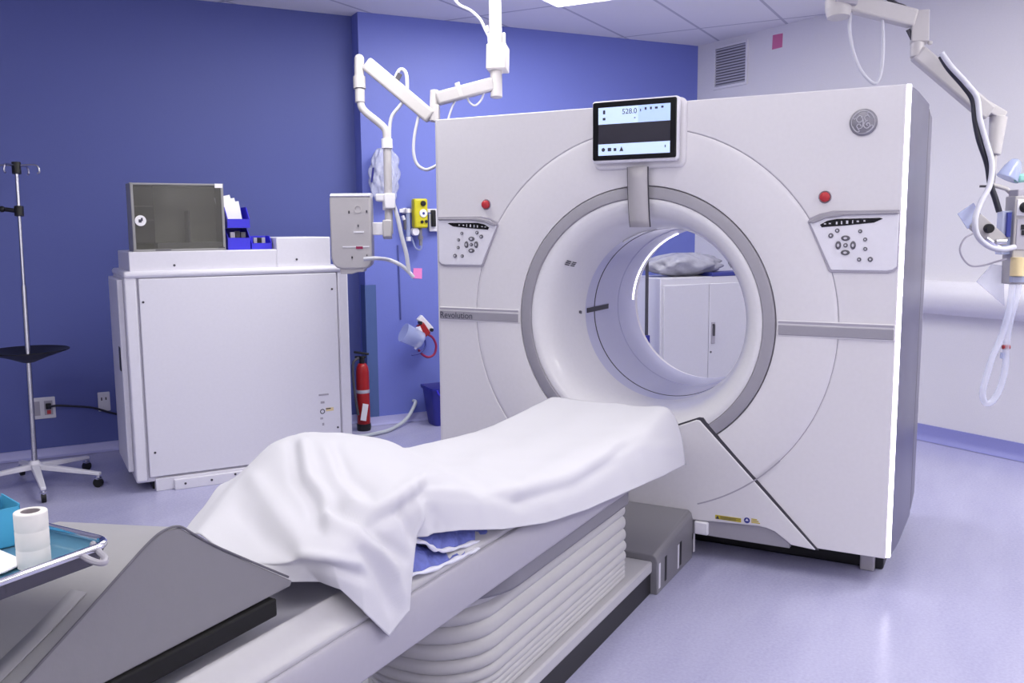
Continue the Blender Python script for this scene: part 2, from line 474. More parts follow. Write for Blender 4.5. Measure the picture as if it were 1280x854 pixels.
# speaker slots on the flare, left and right
for sx in (-1, 1):
    b = MB()
    for k in (-1, 0, 1):
        a = math.atan2(0.243, 0.368)+k*0.021
        def fp_(r, y, da): return Vector((sx*r*math.cos(a+da), y, ZC+r*math.sin(a+da)))
        for j in range(2):
            r0, r1, y0, y1 = ((0.452, 0.441, 0.052, 0.081), (0.438, 0.430, 0.089, 0.118))[j]
            P = [fp_(r0, y0, -0.006)-Vector((sx*0.003,0.002,0)), fp_(r0, y0, 0.006)-Vector((sx*0.003,0.002,0)), fp_(r1, y1, 0.006)-Vector((sx*0.003,0.002,0)), fp_(r1, y1, -0.006)-Vector((sx*0.003,0.002,0))]
            k0 = len(b.v); b.v += P; b.face((k0, k0+1, k0+2, k0+3))
    b.build('speaker_slots', 'seam', G)
# body, side covers, led strips, base
b = MB()
plate(b, -HW+0.01, HW-0.01, ZB+0.01, HH-0.005, 0.46, 0.055, 0.99); b.build('body', 'gantry', G)
b = MB(); plate(b, -HW+0.01, HW-0.01, ZB+0.02, HH-0.01, 0.405, 0.99, 1.06); b.build('rear_cover', 'gantry', G, bevel=0.01)
for sx in (-1, 1):
    b = MB()
    X = lambda x: sx*x
    b.prism([(X(HW+0.0005), 0.003), (X(HW+0.0145), 0.013), (X(HW+0.0145), 0.03), (X(HW+0.0005), 0.03)], ZB+0.005, HH, 'z')
    b.build('edge_light' if sx > 0 else 'edge_trim', 'led' if sx > 0 else 'gantry', G)
    b = MB()
    pr = [(X(HW-0.005), 0.03), (X(HW+0.0145), 0.03), (X(HW+0.026), 0.2), (X(HW+0.034), 0.62), (X(HW+0.028), 0.665), (X(HW-0.005), 0.665)]
    b.prism(pr, ZB+0.0, HH-0.002, 'z'); b.build('side_cover', 'side', G, bevel=0.006)
    b = MB()
    pr = [(X(HW-0.005), 0.675), (X(HW+0.026), 0.675), (X(HW+0.03), 0.72), (X(HW+0.022), 1.0), (X(HW+0.005), 1.08), (X(HW-0.005), 1.08)]
    b.prism(pr, ZB+0.0, HH-0.02, 'z'); b.build('rear_side_cover', 'side2', G, bevel=0.008)
    b = MB(); b.box(*sorted((X(HW-0.01), X(HW+0.031))), 0.655, 0.685, ZB+0.02, HH-0.02); b.build('side_gap', 'black', G)
b = MB(); b.box(-1.0, 1.0, 0.20, 0.86, 0.0, 0.16); b.build('base', 'black', G, bevel=0.01)
for sx in (-1, 1):
    b = MB(); b.box(sx*0.94-0.028, sx*0.94+0.028, 0.165, 0.24, 0.0, ZB+0.02); b.build('foot', 'armshade', G, bevel=0.006)
# handle bands
for sx in (-1, 1):
    xs = sorted((sx*0.586, sx*1.024))
    b = MB(); b.prism(rrect(xs[0], xs[1], 0.978, 1.043, 0.006), -0.007, 0.01); b.build('band_frame', 'gantry', G, bevel=0.003)
    b = MB(); b.prism(rrect(xs[0]+(0.004), xs[1]-0.004, 0.984, 1.025, 0.004), -0.010, 0.01); bo = b.build('handle_band', 'bandgrey', G, bevel=0.003)
    b = MB(); b.box(xs[0]+0.004, xs[1]-0.004, -0.0085, 0.0, 1.031, 1.040); b.build('band_groove', 'softseam', G)
text_mesh('lettering', 'Revolution', 0.042, 'ink', G, -1.018, -0.0108, 0.991)
# red stop buttons
for x in (-0.757, 0.752):
    b = MB(); b.lathe([(0.0, -0.022), (0.012, -0.021), (0.0175, -0.017), (0.019, -0.010), (0.019, 0.0)], (x, 0, 1.527), 'y', 24)
    bt = b.build('stop_button', 'red', G, ang=60)
    b = MB(); b.lathe([(0.019, 0.0), (0.0235, -0.004), (0.025, 0.0)], (x, 0, 1.527), 'y', 24); b.build('button_collar', 'softseam', bt)
# control panels
def control_panel(sx):
    X = lambda x: sx*x
    out = [(0.690,1.432),(0.70,1.448),(0.735,1.464),(0.785,1.474),(1.022,1.474),(1.024,1.255),(1.010,1.243),(0.99,1.237),(0.782,1.237),(0.775,1.243)]
    b = MB(); b.prism([(X(x), z) for x, z in out], -0.006, 0.01); b.build('panel_rim', 'softseam', G, bevel=0.002)
    inn = [(0.700,1.428),(0.712,1.438),(0.745,1.450),(0.80,1.459),(1.020,1.459),(1.020,1.262),(1.006,1.250),(0.985,1.246),(0.788,1.246),(0.782,1.25)]
    b = MB(); b.prism([(X(x), z) for x, z in inn], -0.009, 0.01); p = b.build('control_panel', 'white', G, bevel=0.003)
    hood = [(0.696,1.433),(0.735,1.455),(0.80,1.466),(1.018,1.466),(1.018,1.459),(0.83,1.455),(0.76,1.445),(0.712,1.426)]
    b = MB(); b.prism([(X(x), z) for x, z in hood], -0.018, 0.0); b.build('panel_hood', 'ringgrey', p, bevel=0.003)
    bar = [(0.738,1.421),(0.765,1.436),(0.80,1.4425),(0.955,1.4445),(0.965,1.442),(0.935,1.4275),(0.84,1.418),(0.745,1.411)]
    b = MB(); b.prism([(X(x), z) for x, z in bar], -0.0115, -0.005); d = b.build('indicator_bar', 'blackgloss', p, bevel=0.001)
    b = MB()
    for i, (x, wd, hh) in enumerate(((0.757,.008,.004),(0.775,.008,.004),(0.80,.006,.010),(0.818,.005,.012),(0.838,.008,.012),(0.858,.004,.012),(0.876,.008,.006),(0.90,.006,.006))):
        z = 1.424 + (x-0.757)*0.07
        b.box(*sorted((X(x)-wd/2, X(x)+wd/2)), -0.0122, -0.011, z-hh/2, z+hh/2)
    b.build('indicator_marks', 'btnlight', d)
    def button(x, z, rx, rz, m='btn', sq=None):
        b = MB(); k = len(b.v)
        b.lathe([(0.0, -0.0145), (0.7, -0.0145), (0.92, -0.0135), (1.0, -0.009)], (0,0,0), 'y', 20)
        for i in range(len(b.v)): b.v[i] = Vector((b.v[i].x*rx + X(x), b.v[i].y, b.v[i].z*rz + z))
        o = b.build('button', m, p, ang=60)
        b = MB(); b.lathe([(0.0, 0), (1.0, 0)], (0,0,0), 'y', 12)
        for i in range(len(b.v)): b.v[i] = Vector((b.v[i].x*rx*0.42 + X(x), -0.0149, b.v[i].z*rz*0.42 + z))
        b.build('button_mark', 'btnlight', o)
    for x, z, s in ((0.803,1.398,.0085),(0.780,1.379,.0095),(0.886,1.395,.0075),(0.905,1.364,.0075),(0.907,1.328,.0075),(0.886,1.288,.0080),(0.926,1.289,.0095)): button(x, z, s, s)
    button(0.834, 1.369, 0.0165, 0.0105); button(0.835, 1.314, 0.0165, 0.0105)
    button(0.8085, 1.342, 0.0105, 0.0160); button(0.862, 1.342, 0.0105, 0.0160); button(0.835, 1.342, 0.0085, 0.0085)
for sx in (1, -1): control_panel(sx)
# round company badge
b = MB(); b.lathe([(0.0, -0.008), (0.046, -0.008), (0.049, -0.006), (0.050, 0.0)], (0.881, 0, 1.801), 'y', 48); bd = b.build('badge', 'logo', G, ang=50)
def badge_pt(x, z): return Vector((0.881+x, -0.0088, 1.801+z))
b = MB(); b.tube([badge_pt(0.0415*math.cos(2*PI*i/48), 0.0415*math.sin(2*PI*i/48)) for i in range(48)], 0.0014, 6, closed=True)
S = 0.030
curves = [ # script G and E in a ring with four outer curls
 [(-0.10,0.62),(-0.45,0.80),(-0.80,0.40),(-0.55,0.02),(-0.15,0.10),(-0.05,0.45),(-0.30,0.55)],
 [(-0.05,0.45),(0.0,-0.1),(-0.10,-0.62),(-0.50,-0.80),(-0.72,-0.45),(-0.45,-0.20),(-0.22,-0.50)],
 [(0.78,0.52),(0.50,0.80),(0.18,0.62),(0.25,0.25),(0.55,0.15)],
 [(0.55,0.12),(0.18,-0.05),(0.10,-0.50),(0.48,-0.78),(0.82,-0.45),(0.62,-0.12),(0.38,-0.30),(0.55,-0.42)],
]
for c in curves: b.tube(smooth([badge_pt(x*S, z*S) for x, z in c], 6), 0.0021, 6)
for a in (20, 110, 200, 290):
    c = [(1.32*math.cos(R(a+d)), 1.32*math.sin(R(a+d))) for d in (0, 14, 28, 42)] + [(1.12*math.cos(R(a+50)), 1.12*math.sin(R(a+50))), (1.05*math.cos(R(a+36)), 1.05*math.sin(R(a+36)))]
    b.tube(smooth([badge_pt(x*S, z*S) for x, z in c], 4), 0.0017, 6)
b.build('monogram', 'logolt', bd)
# lower apron cover with arched notch
pts = [(0.275,0.611),(0.764,0.116),(0.668,0.122),(0.645,0.138),(0.60,0.168),(0.565,0.178),(0.53,0.181),(0.44,0.177),(0.245,0.166)]
full = [(0.262,0.605)]+pts[0:0]+[(0.276,0.604),(0.288,0.592)]+pts[1:]
poly = full + [(-x, z) for x, z in reversed(full)] + [(-0.17,0.566),(0.17,0.566)]
b = MB(); b.prism(poly, -0.012, 0.004); b.build('apron_cover', 'gantry', G, bevel=0.004)
b = MB(); b.prism([(x*1.0+(0.010 if x > 0 else -0.010)*(1 if z > 0.3 else 0.9), z+(0.006 if z > 0.3 else 0.0)) for x, z in [(0.262,0.610),(0.279,0.609),(0.291,0.595),(0.766,0.116),(0.67,0.124),(0.647,0.142),(0.602,0.174),(0.565,0.184),(0.53,0.187),(0.44,0.183),(0.25,0.172),(-0.25,0.172),(-0.44,0.183),(-0.53,0.187),(-0.565,0.184),(-0.602,0.174),(-0.647,0.142),(-0.67,0.124),(-0.766,0.116),(-0.291,0.595),(-0.279,0.609),(-0.262,0.610),(-0.17,0.572),(0.17,0.572)]], -0.006, 0.003); b.build('apron_gap', 'seam', G)
# continuation of the round cover seam across the apron
for a0, a1 in ((289.5, 318.5), (221.5, 250.5)):
    b = MB()
    b.lathe([(BR_-0.003, -0.0124), (BR_+0.003, -0.0124), (BR_+0.003, -0.011), (BR_-0.003, -0.011)], (0,0,ZC), 'y', 24, R(a0), R(a1), closeprof=True); b.build('apron_seam', 'softseam', G)
b = MB(); b.box(-0.66, 0.66, -0.003, 0.03, 0.105, 0.19); b.build('apron_recess', 'ringgrey', G)
for sx in (-1, 1):
    b = MB(); b.box(*sorted((sx*0.262, sx*0.322)), -0.02, 0.05, 0.108, 0.165); b.build('floor_bracket', 'white', G, bevel=0.006)
# warning labels on the apron
def fp(x, z, y=-0.0135): return Vector((x, y, z))
b = MB(); b.mi(0); b.box(0.352, 0.462, -0.0135, -0.0115, 0.187, 0.2045)
b.mi(1)
k = len(b.v); b.v += [fp(0.354,0.188,-0.0140), fp(0.370,0.188,-0.0140), fp(0.362,0.2035,-0.0140)]; b.face((k,k+1,k+2))
for i in range(4): b.box(0.374, 0.44+0.02*(i % 2), -0.0140, -0.013, 0.1895+0.0036*i, 0.1910+0.0036*i)
b.build('warning_label', ['yellow', 'ink'], G)
b = MB(); b.mi(0); b.lathe([(0.0,-0.0135),(0.0125,-0.0135)], (0.486,0,0.2), 'y', 24)
b.mi(1)
k = len(b.v); b.v += [fp(0.479,0.198,-0.014), fp(0.493,0.198,-0.014), fp(0.486,0.208,-0.014)]; b.face((k,k+1,k+2))
b.mi(2)
for i in range(3): b.box(0.504, 0.54-0.006*i, -0.0138, -0.0115, 0.193+0.007*i, 0.1965+0.007*i)
b.build('notice_label', ['blueink', 'white', 'yellow'], G)
# tablet display, its frame and the hanging cover strip
b = MB()
fr = rrect(-0.208, 0.200, 1.662, 1.945, 0.03)
b.prism(fr, -0.024, 0.01); b.build('display_surround', 'gantry', G, bevel=0.012, seg=3)
YD = -0.066
b = MB(); b.prism(rrect(-0.190, 0.190, 1.688, 1.946, 0.012), YD+0.006, -0.03); b.build('display_back', 'white', G, bevel=0.006).location.x = -0.009
b = MB(); b.prism(rrect(-0.185, 0.183, 1.697, 1.938, 0.008), YD, YD+0.03); dsp = b.build('display', 'blackgloss', G, bevel=0.003); dsp.location.x = -0.009; dsp.location.z = 0.002
sc = lambda x0, x1, z0, z1, nm, m, y=YD-0.0006: MB().box(x0, x1, y, YD+0.002, z0, z1).build(nm, m, dsp, smoothed=False)
sc(-0.158, 0.158, 1.717, 1.915, 'screen', 'screendark')
sc(-0.158, 0.020, 1.846, 1.915, 'screen_header', 'screenpale', YD-0.0010)
sc(0.020, 0.158, 1.846, 1.915, 'screen_status', 'screenlight', YD-0.0010)
sc(-0.158, 0.158, 1.717, 1.764, 'screen_footer', 'screenpale', YD-0.0010)
text_mesh('readout', '528.0', 0.030, 'ink', dsp, -0.052, YD-0.0012, 1.884)
for x, z, w_, h_ in ((-0.132,1.896,.010,.016),(-0.132,1.868,.012,.010),(0.03,1.895,.004,.010),(0.052,1.900,.008,.010),(0.075,1.900,.008,.010),(0.098,1.900,.012,.008),(0.124,1.902,.010,.008),(0.005,1.866,.006,.004),(-0.107,1.741,.016,.014),(-0.082,1.740,.012,.012),(0.138,1.744,.004,.010)):
    MB().box(x-w_/2, x+w_/2, YD-0.0016, YD, z-h_/2, z+h_/2).build('screen_icon', 'ink', dsp)
b = MB(); b.lathe([(0.0,YD-0.0016),(0.008,YD-0.0016)], (-0.135,0,1.741), 'y', 16)
k = len(b.v); b.v += [Vector((-0.062,YD-0.0016,1.732)),Vector((-0.044,YD-0.0016,1.732)),Vector((-0.053,YD-0.0016,1.752))]; b.face((k,k+1,k+2))
b.build('screen_icon', 'ink', dsp)
def strip(w, off, y0z, name, m, x0=0.0):
    prof = [(-0.030,1.668),(-0.028,1.62),(-0.022,1.56),(-0.014,1.50),(-0.004,1.45),(0.006,1.418)]
    b = MB()
    rows = [[Vector((sx*w+x0, y-off, z)) for sx in (-1, 1)] for y, z in prof]
    b.grid(rows); return b.build(name, m, G, solid=0.004, ang=60)
strip(0.047, 0.006, 0, 'strip_gap', 'seam'); strip(0.043, 0.010, 0, 'cover_strip', 'armshade')

# ------------------------------------------------------------------ patient table
T = thing('patient_table', 'long scanner table with white bellows and grey cradle running into the gantry', 'scanner table', (0,0,0))
Y0, Y1 = -3.55, -0.775
tr = [(-0.205,0.502),(0.262,0.502),(0.278,0.515),(0.284,0.56),(0.282,0.622),(0.276,0.632),(0.262,0.632),(0.262,0.60),(-0.262,0.60),(-0.262,0.632),(-0.276,0.632),(-0.282,0.622),(-0.284,0.56),(-0.278,0.515),(-0.262,0.502)]
b = MB(); b.prism(tr, Y0, Y1); b.build('table_tray', 'tray', T, bevel=0.004)
b = MB()
for sx in (-1, 1):
    b.prism([(sx*0.262,0.605),(sx*0.272,0.640),(sx*0.268,0.648),(sx*0.228,0.687),(sx*0.218,0.690),(sx*0.205,0.682),(sx*0.205,0.605)], Y0, Y1+0.02)
b.build('table_rail', 'tabwhite', T, bevel=0.004)
b = MB(); up = []; dn = []
for i in range(17):
    x = -0.214+0.428*i/16; z = 0.646+0.034*(x/0.214)**2
    up.append((x, z)); dn.append((x, z-0.03))
b.prism(up+dn[::-1], Y0, -0.31); b.build('cradle', 'cradle', T, bevel=0.003)
b = MB(); cp_ = []
for cx, cy, a_, r in ((0.256-0.03, -0.76-0.03, 0, 0.03), (-0.256+0.03, -0.76-0.03, 90, 0.03), (-0.256+0.2, -1.80+0.2, 180, 0.2), (0.256-0.2, -1.80+0.2, 270, 0.2)):
    for j in range(9): cp_.append((cx+r*math.cos(R(a_+90*j/8)), cy+r*math.sin(R(a_+90*j/8))))
b.prism(cp_, 0.448, 0.506, 'z'); b.build('carriage', 'carriage', T, bevel=0.01)
# bellows: stacked rounded rings
b = MB(); rings = []
NF = 6; z = 0.135
ztop = 0.455
for i in range(NF*4+1):
    t_ = i/(NF*4); zz = 0.135+(ztop-0.135)*t_
    ph = (i % 4)/4
    o = 0.016*(0.5-0.5*math.cos(2*PI*ph))
    wv = 0.188+0.006*(1-t_)+o; ya = -1.86-o; yb = -0.655+o*0.6
    rings.append([Vector((x, y, zz)) for x, y in rrect(-wv, wv, ya, yb, 0.13 if False else 0.06, 6)])
def ring_near(wv, ya, yb, zz):
    pts = []
    rn, rf = 0.18, 0.03
    for cx, cy, a, r in ((wv-rf, yb-rf, 0, rf), (-wv+rf, yb-rf, 90, rf), (-wv+rn, ya+rn, 180, rn), (wv-rn, ya+rn, 270, rn)):
        for j in range(9):
            tt = R(a+90*j/8); pts.append(Vector((cx+r*math.cos(tt), cy+r*math.sin(tt), zz)))
    return pts
rings = []
levels = [0.135, 0.150, 0.166, 0.184, 0.205, 0.238, 0.278, 0.322, 0.370, 0.415, 0.452]
for z0_, z1_ in zip(levels, levels[1:]):
    hh = z1_-z0_
    for k_ in range(6):
        ph = k_/6; zz = z0_+hh*ph
        o = min(0.011, hh*0.28)*(math.sin(PI*ph)**0.5 if ph > 0 else 0.0)
        rings.append(ring_near(0.190+0.012*(1-(zz-0.135)/0.32)+o, -1.80-o, -0.66+o*0.5, zz))
b.grid(rings, closed_u=True); b.build('bellows', 'bellows', T, ang=40)
b = MB(); b.box(-0.236, 0.236, -2.3, -0.468, 0.088, 0.134); b.build('plinth', 'tabwhite', T, bevel=0.008)
b = MB(); b.box(-0.229, 0.229, -2.28, -0.462, 0.0, 0.09); b.build('plinth_base', 'plinthblack', T, bevel=0.004)
b = MB()
dk = [(-0.256,0.0),(-0.256,0.165),(-0.25,0.188),(-0.236,0.2),(0.236,0.2),(0.25,0.188),(0.256,0.165),(0.256,0.0)]
b.prism(dk, -0.47, -0.016); b.v = [Vector((p.x, p.y, p.z*(1.06+(p.y+0.016)*0.58) if p.z > 0.1 else p.z)) for p in b.v]; dock = b.build('dock_cover', 'dock', T, bevel=0.004)
for p in ((832.5, 707), (851, 683)):
    q = atx(p[0], p[1], 0.257); b = MB(); b.box(0.2535, 0.2572, q.y-0.011, q.y+0.011, 0.025, 0.125); b.build('slot', 'black', dock)
for p in ((825, 715), (848.5, 687), (868.5, 660)):
    q = atx(p[0], p[1], 0.258); b = MB(); b.box(0.2535, 0.2578, q.y-0.008, q.y+0.008, 0.02, 0.12); b.build('bright_tab', 'white', dock)

# ------------------------------------------------------------------ wedge cushion
Wd = thing('wedge_cushion', 'grey vinyl wedge cushion lying across the near end of the scanner table', 'cushion', (0.0,-2.78,0.74))
def W_(p): return p - Vector((0.0,-2.78,0.74))
near = [(-2.43,0.742),(-2.425,0.752),(-2.60,0.872),(-2.655,0.914),(-2.685,0.937),(-2.715,0.940),(-2.745,0.930),(-2.80,0.898),(-2.90,0.838),(-3.02,0.775),(-3.14,0.752),(-3.14,0.735)]
rowsW = []
for i, x in enumerate((0.20, 0.10, 0.0, -0.10, -0.155)):
    t_ = (0.20-x)/0.355; row = []
    for (y, z) in near:
        hz = 0.742+(z-0.742)*(1-0.27*t_) if z > 0.742 else z
        row.append(W_(Vector((x, y+(0.03 if y < -2.67 else -0.17)*t_, hz))))
    rowsW.append(row)
b = MB(); b.mi(0); b.grid(rowsW, closed_u=True)
b.mi(1); k = len(b.v); b.v += rowsW[0]; b.face([k+i for i in range(len(near))])
b.mi(0); k = len(b.v); b.v += rowsW[-1]; b.face([k+i for i in range(len(near))])
b.build('cushion_body', ['cushtop', 'cushion'], Wd, bevel=0.006, ang=30)
b = MB(); b.tube(smooth([W_(Vector((0.2005, y, z+0.001))) for y, z in [(-2.436,0.762)]+near[2:11]], 4), 0.0022, 8); b.build('piping', 'piping', Wd)
q = [W_(atx(88, 768, 0.155)), W_(atx(60, 765, 0.13))]
b = MB()
vs = []
for t_ in (0, 0.25, 0.5, 0.75, 1.0):
    y = -2.84-0.29*t_; row = []
    for x in (0.125, 0.165):
        k_ = (0.20-x)/0.355
        # height of the cushion slope at this y
        zz = None
        for (ya, za), (yb, zb) in zip(near[5:], near[6:]):
            if yb <= y <= ya: zz = za+(zb-za)*(y-ya)/(yb-ya)
        zz = 0.742+((zz or 0.76)-0.742)*(1-0.27*k_)
        row.append(W_(Vector((x, y+0.03*k_, zz+0.0045))))
    vs.append(row)
b.grid(vs); b.build('fastening_strip', 'velcro', Wd, solid=0.003)
b = MB(); b.box(-0.15, 0.207, -3.2+2.78, -2.475+2.78, 0.702-0.74, 0.737-0.74); b.build('shade_slab', 'shadeblack', Wd, bevel=0.004)  # black slab standing in for the shade under the cushion

# ------------------------------------------------------------------ draped sheet
far = [(690,497,-.25),(660,512,-.25),(610,535,-.25),(575,545,-.25),(540,553,-.25),(505,560,-.25),(480,550,-.25),(435,543,-.25),(400,541,-.25),(375,542,-.25),(340,555,-.25),(310,588,-.21),(281,622,-.16),(246,667,-.10)]
nea = [(836,512,.25),(800,540,.25),(745,566,.25),(700,588,.25),(650,602,.25),(605,609,.25),(565,603,.25),(530,600,.25),(500,612,.25),(470,637,.25),(430,668,.245),(388,692,.21),(343,702,.13),(292,701,.04)]
hem = [(858,581,.31),(800,608,.31),(735,637,.31),(682,654,.31),(628,662,.30),(575,663,.29),(545,667,.285),(516,673,.28),(512,764,.292),(487,796,.30),(455,765,.29),(426,737,.26),(400,727,.205),(340,728,.13)]
lift = [0,0,0,0,0,.0,.005,.015,.02,.025,.025,.02,.01,.004]
ctrl = []
for i in range(14):
    f_ = atx(*far[i]); n_ = atx(*nea[i]); h_ = atx(*hem[i])
    c3 = f_.lerp(n_, 0.33) + Vector((0,0,lift[i])); c4 = f_.lerp(n_, 0.7) + Vector((0,0,lift[i]*0.8))
    c6 = n_.lerp(h_, 0.45) + Vector((0.018,0,0.01))
    c1 = f_ + Vector((-0.035,0,-0.05)); c0 = f_ + Vector((-0.05,0.0,-0.16))
    if i > 10:
        c1 = f_ + Vector((-0.06,0.01,-0.03)); c0 = f_ + Vector((-0.1,0.02,-0.05))
    ctrl.append([c0, c1, f_, c3, c4, n_, c6, h_])
def cr(p0, p1, p2, p3, t):
    a = 0.5*((2*p1)+(p2-p0)*t+(2*p0-5*p1+4*p2-p3)*t*t+(3*p1-p0-3*p2+p3)*t**3)
    return a*0.85 + p1.lerp(p2, t)*0.15
def interp(L, s, straight=False):
    n = len(L)-1; s = min(max(s, 0), n-1e-6); i = int(s); t = s-i
    if straight: return L[i].lerp(L[i+1], t)
    return cr(L[max(i-1,0)], L[i], L[i+1], L[min(i+2,n)], t)
NU, NV = 208, 110
rows = []
for iu in range(NU+1):
    s = 13*iu/NU
    col = [interp([ctrl[i][j] for i in range(14)], s, j == 7) for j in range(8)]
    rows.append([interp(col, 7*iv/NV) for iv in range(NV+1)])
folds = [ # polyline in photo pixels where the cloth folds, half width, height in metres
 ([(366,556),(371,600),(390,624),(400,660)], 7, -0.012), ([(378,556),(386,596),(404,618),(414,648)], 7, 0.012),
 ([(408,566),(423,606),(445,628)], 8, 0.008), ([(420,560),(436,598),(460,618)], 8, -0.007),
 ([(526,600),(498,622),(468,636),(436,634)], 8, 0.014), ([(528,616),(500,638),(472,652)], 7, -0.012),
 ([(410,636),(455,650),(480,676),(507,697)], 6, -0.016), ([(404,650),(440,660),(468,690),(492,712)], 8, 0.012),
 ([(455,690),(472,715),(490,760)], 7, -0.010), ([(470,684),(490,712),(503,745)], 6, 0.010),
 ([(372,704),(404,708),(458,722)], 6, -0.011), ([(378,694),(410,697),(450,704)], 6, 0.008),
 ([(320,604),(345,640),(372,672)], 14, 0.010), ([(302,640),(330,672),(360,694)], 12, -0.006),
 ([(527,602),(584,600),(625,620),(652,630)], 8, -0.008), ([(540,594),(590,590),(640,612)], 8, 0.006),
 ([(650,627),(720,608),(760,582),(782,560)], 7, -0.009), ([(645,615),(712,594),(760,566)], 8, 0.007),
 ([(660,600),(705,575),(770,545),(830,512)], 10, 0.006), ([(770,575),(800,558),(842,560)], 6, 0.005),
 ([(500,636),(511,655),(516,674)], 5, -0.014), ([(518,616),(524,640),(530,668)], 5, 0.010), ([(532,610),(540,640),(546,664)], 5, -0.007),
 ([(545,640),(560,662)], 4, -0.004), ([(600,625),(612,660)], 5, 0.004), ([(690,625),(700,648)], 5, 0.004), ([(775,560),(790,606)], 5, -0.006), ([(805,545),(826,592)], 6, 0.006),
 ([(560,570),(640,548),(700,515)], 12, -0.004), ([(600,575),(690,545),(770,508)], 12, 0.004),
]
def seg_d(p, a, b_):
    ax, ay = a; bx, by = b_; dx, dy = bx-ax, by-ay
    t = max(0, min(1, ((p[0]-ax)*dx+(p[1]-ay)*dy)/(dx*dx+dy*dy+1e-9)))
    return math.hypot(p[0]-ax-t*dx, p[1]-ay-t*dy)
out = []; hs = []; ns = []
for iu in range(NU+1):
    r_ = []; n_row = []
    for iv in range(NV+1):
        p = rows[iu][iv]
        du = rows[min(iu+1,NU)][iv]-rows[max(iu-1,0)][iv]; dv = rows[iu][min(iv+1,NV)]-rows[iu][max(iv-1,0)]
        n = du.cross(dv)
        n = n.normalized() if n.length > 1e-9 else Vector((0,0,1))
        if n.dot(CPOS-p) < 0: n = -n
        px = proj(p); h = 0.0
        if iv > NV*0.25:
            for pl_, wd, amp in folds:
                d = min(seg_d(px, a, c) for a, c in zip(pl_, pl_[1:]))
                if d < wd*3: h += amp*math.exp(-(d/wd)**2)
        h += 0.0016*math.sin(p.y*23+p.x*11)*math.sin(p.x*31-p.y*7)
        r_.append(h); n_row.append(n)
    hs.append(r_); ns.append(n_row)
for _ in range(3):
    hs = [[sum(hs[min(max(i+a, 0), NU)][min(max(j+c, 0), NV)]*w_ for a, c, w_ in ((0,0,.4),(1,0,.15),(-1,0,.15),(0,1,.15),(0,-1,.15))) for j in range(NV+1)] for i in range(NU+1)]
out = [[rows[i][j] + ns[i][j]*hs[i][j] for j in range(NV+1)] for i in range(NU+1)]
b = MB(); b.grid(out)
sh = b.build('bed_sheet', 'sheet', None, ang=180, solid=0.003, merge=False)
tag(sh, 'crumpled white cotton sheet draped over the scanner table', 'sheet')

# folded blue pads beneath the sheet hem
def pad(name, label, pts_top, th, yoff):
    """pts_top: photo pixels of outer edge; built as a thin wavy slab on the table edge"""
    root = thing(name, label, 'pad', (0.2,-1.9,0.70))
    edge = [atx(px, py, x) for px, py, x in pts_top]
    es = smooth(edge, 8)
    b = MB(); rws = []
    L = len(es)
    for k_ in range(6):
        t_ = k_/5
        rws.append([p + Vector((-0.20*t_, 0.01*t_, 0.022*math.sin(t_*1.6)+0.004*math.sin(i*0.8+k_*1.3)))-Vector((0.2,-1.9,0.70)) for i, p in enumerate(es)])
    b.grid(rws); b.build('pad_face', 'bluepad', root, solid=0.008, ang=80)
    b = MB(); b.tube([p + Vector((0.001,0,0.0015*math.sin(i*1.1)))-Vector((0.2,-1.9,0.70)) for i, p in enumerate(es)], [0.0055+0.002*math.sin(i*0.7) for i in range(L)], 8); b.build('white_border', 'padedge', root)
    return root
def ribbon_pad(label, low, up, xl, xu):
    root = thing('absorbent_pad', label, 'pad', (0.2,-1.9,0.70)); o = Vector((0.2,-1.9,0.70))
    A_ = smooth([atx(px, py, x)-o for px, py, x in low], 6); B_ = smooth([atx(px, py, x)-o for px, py, x in up], 6)
    n = min(len(A_), len(B_)); rws = []
    for k_ in range(9):
        t_ = k_/8; row = []
        for i in range(n):
            p = A_[i].lerp(B_[i], t_)
            w_ = math.sin(PI*t_)*(0.006*math.sin(i*0.9+2*t_)+0.006)
            row.append(p + Vector((w_, 0, 0.003*math.sin(i*1.7)*math.sin(PI*t_))))
        rws.append(row)
    back = [p + Vector((-0.12, 0, 0.004)) for p in B_[:n]]
    rws.append(back)
    b = MB(); b.grid(rws); b.build('pad_face', 'bluepad', root, solid=0.004, ang=80)
    b = MB(); b.tube([p+Vector((0.002,0,0.001*math.sin(i*1.3))) for i, p in enumerate(A_[:n])], [0.0048+0.0016*math.sin(i*0.7) for i in range(n)], 8); b.build('white_border', 'padedge', root)
ribbon_pad('upper blue absorbent pad with wavy white border just under the sheet hem',
    [(508,672,.262),(531,679,.264),(541,686,.266),(552,688,.266),(570,685,.265),(588,679,.262),(606,674,.258),(628,666,.25)],
    [(508,656,.235),(531,656,.235),(541,656,.235),(552,656,.235),(570,655,.235),(588,654,.235),(606,653,.235),(628,654,.235)], 0, 0)
ribbon_pad('lower blue absorbent pad lying on the table edge beneath another blue pad',
    [(500,721,.274),(519,717,.274),(542,711,.274),(562,702,.272),(580,694,.270),(594,687,.266),(604,681,.262)],
    [(500,676,.236),(519,680,.238),(542,687,.24),(562,686,.24),(580,681,.24),(594,677,.24),(604,674,.24)], 0, 0)

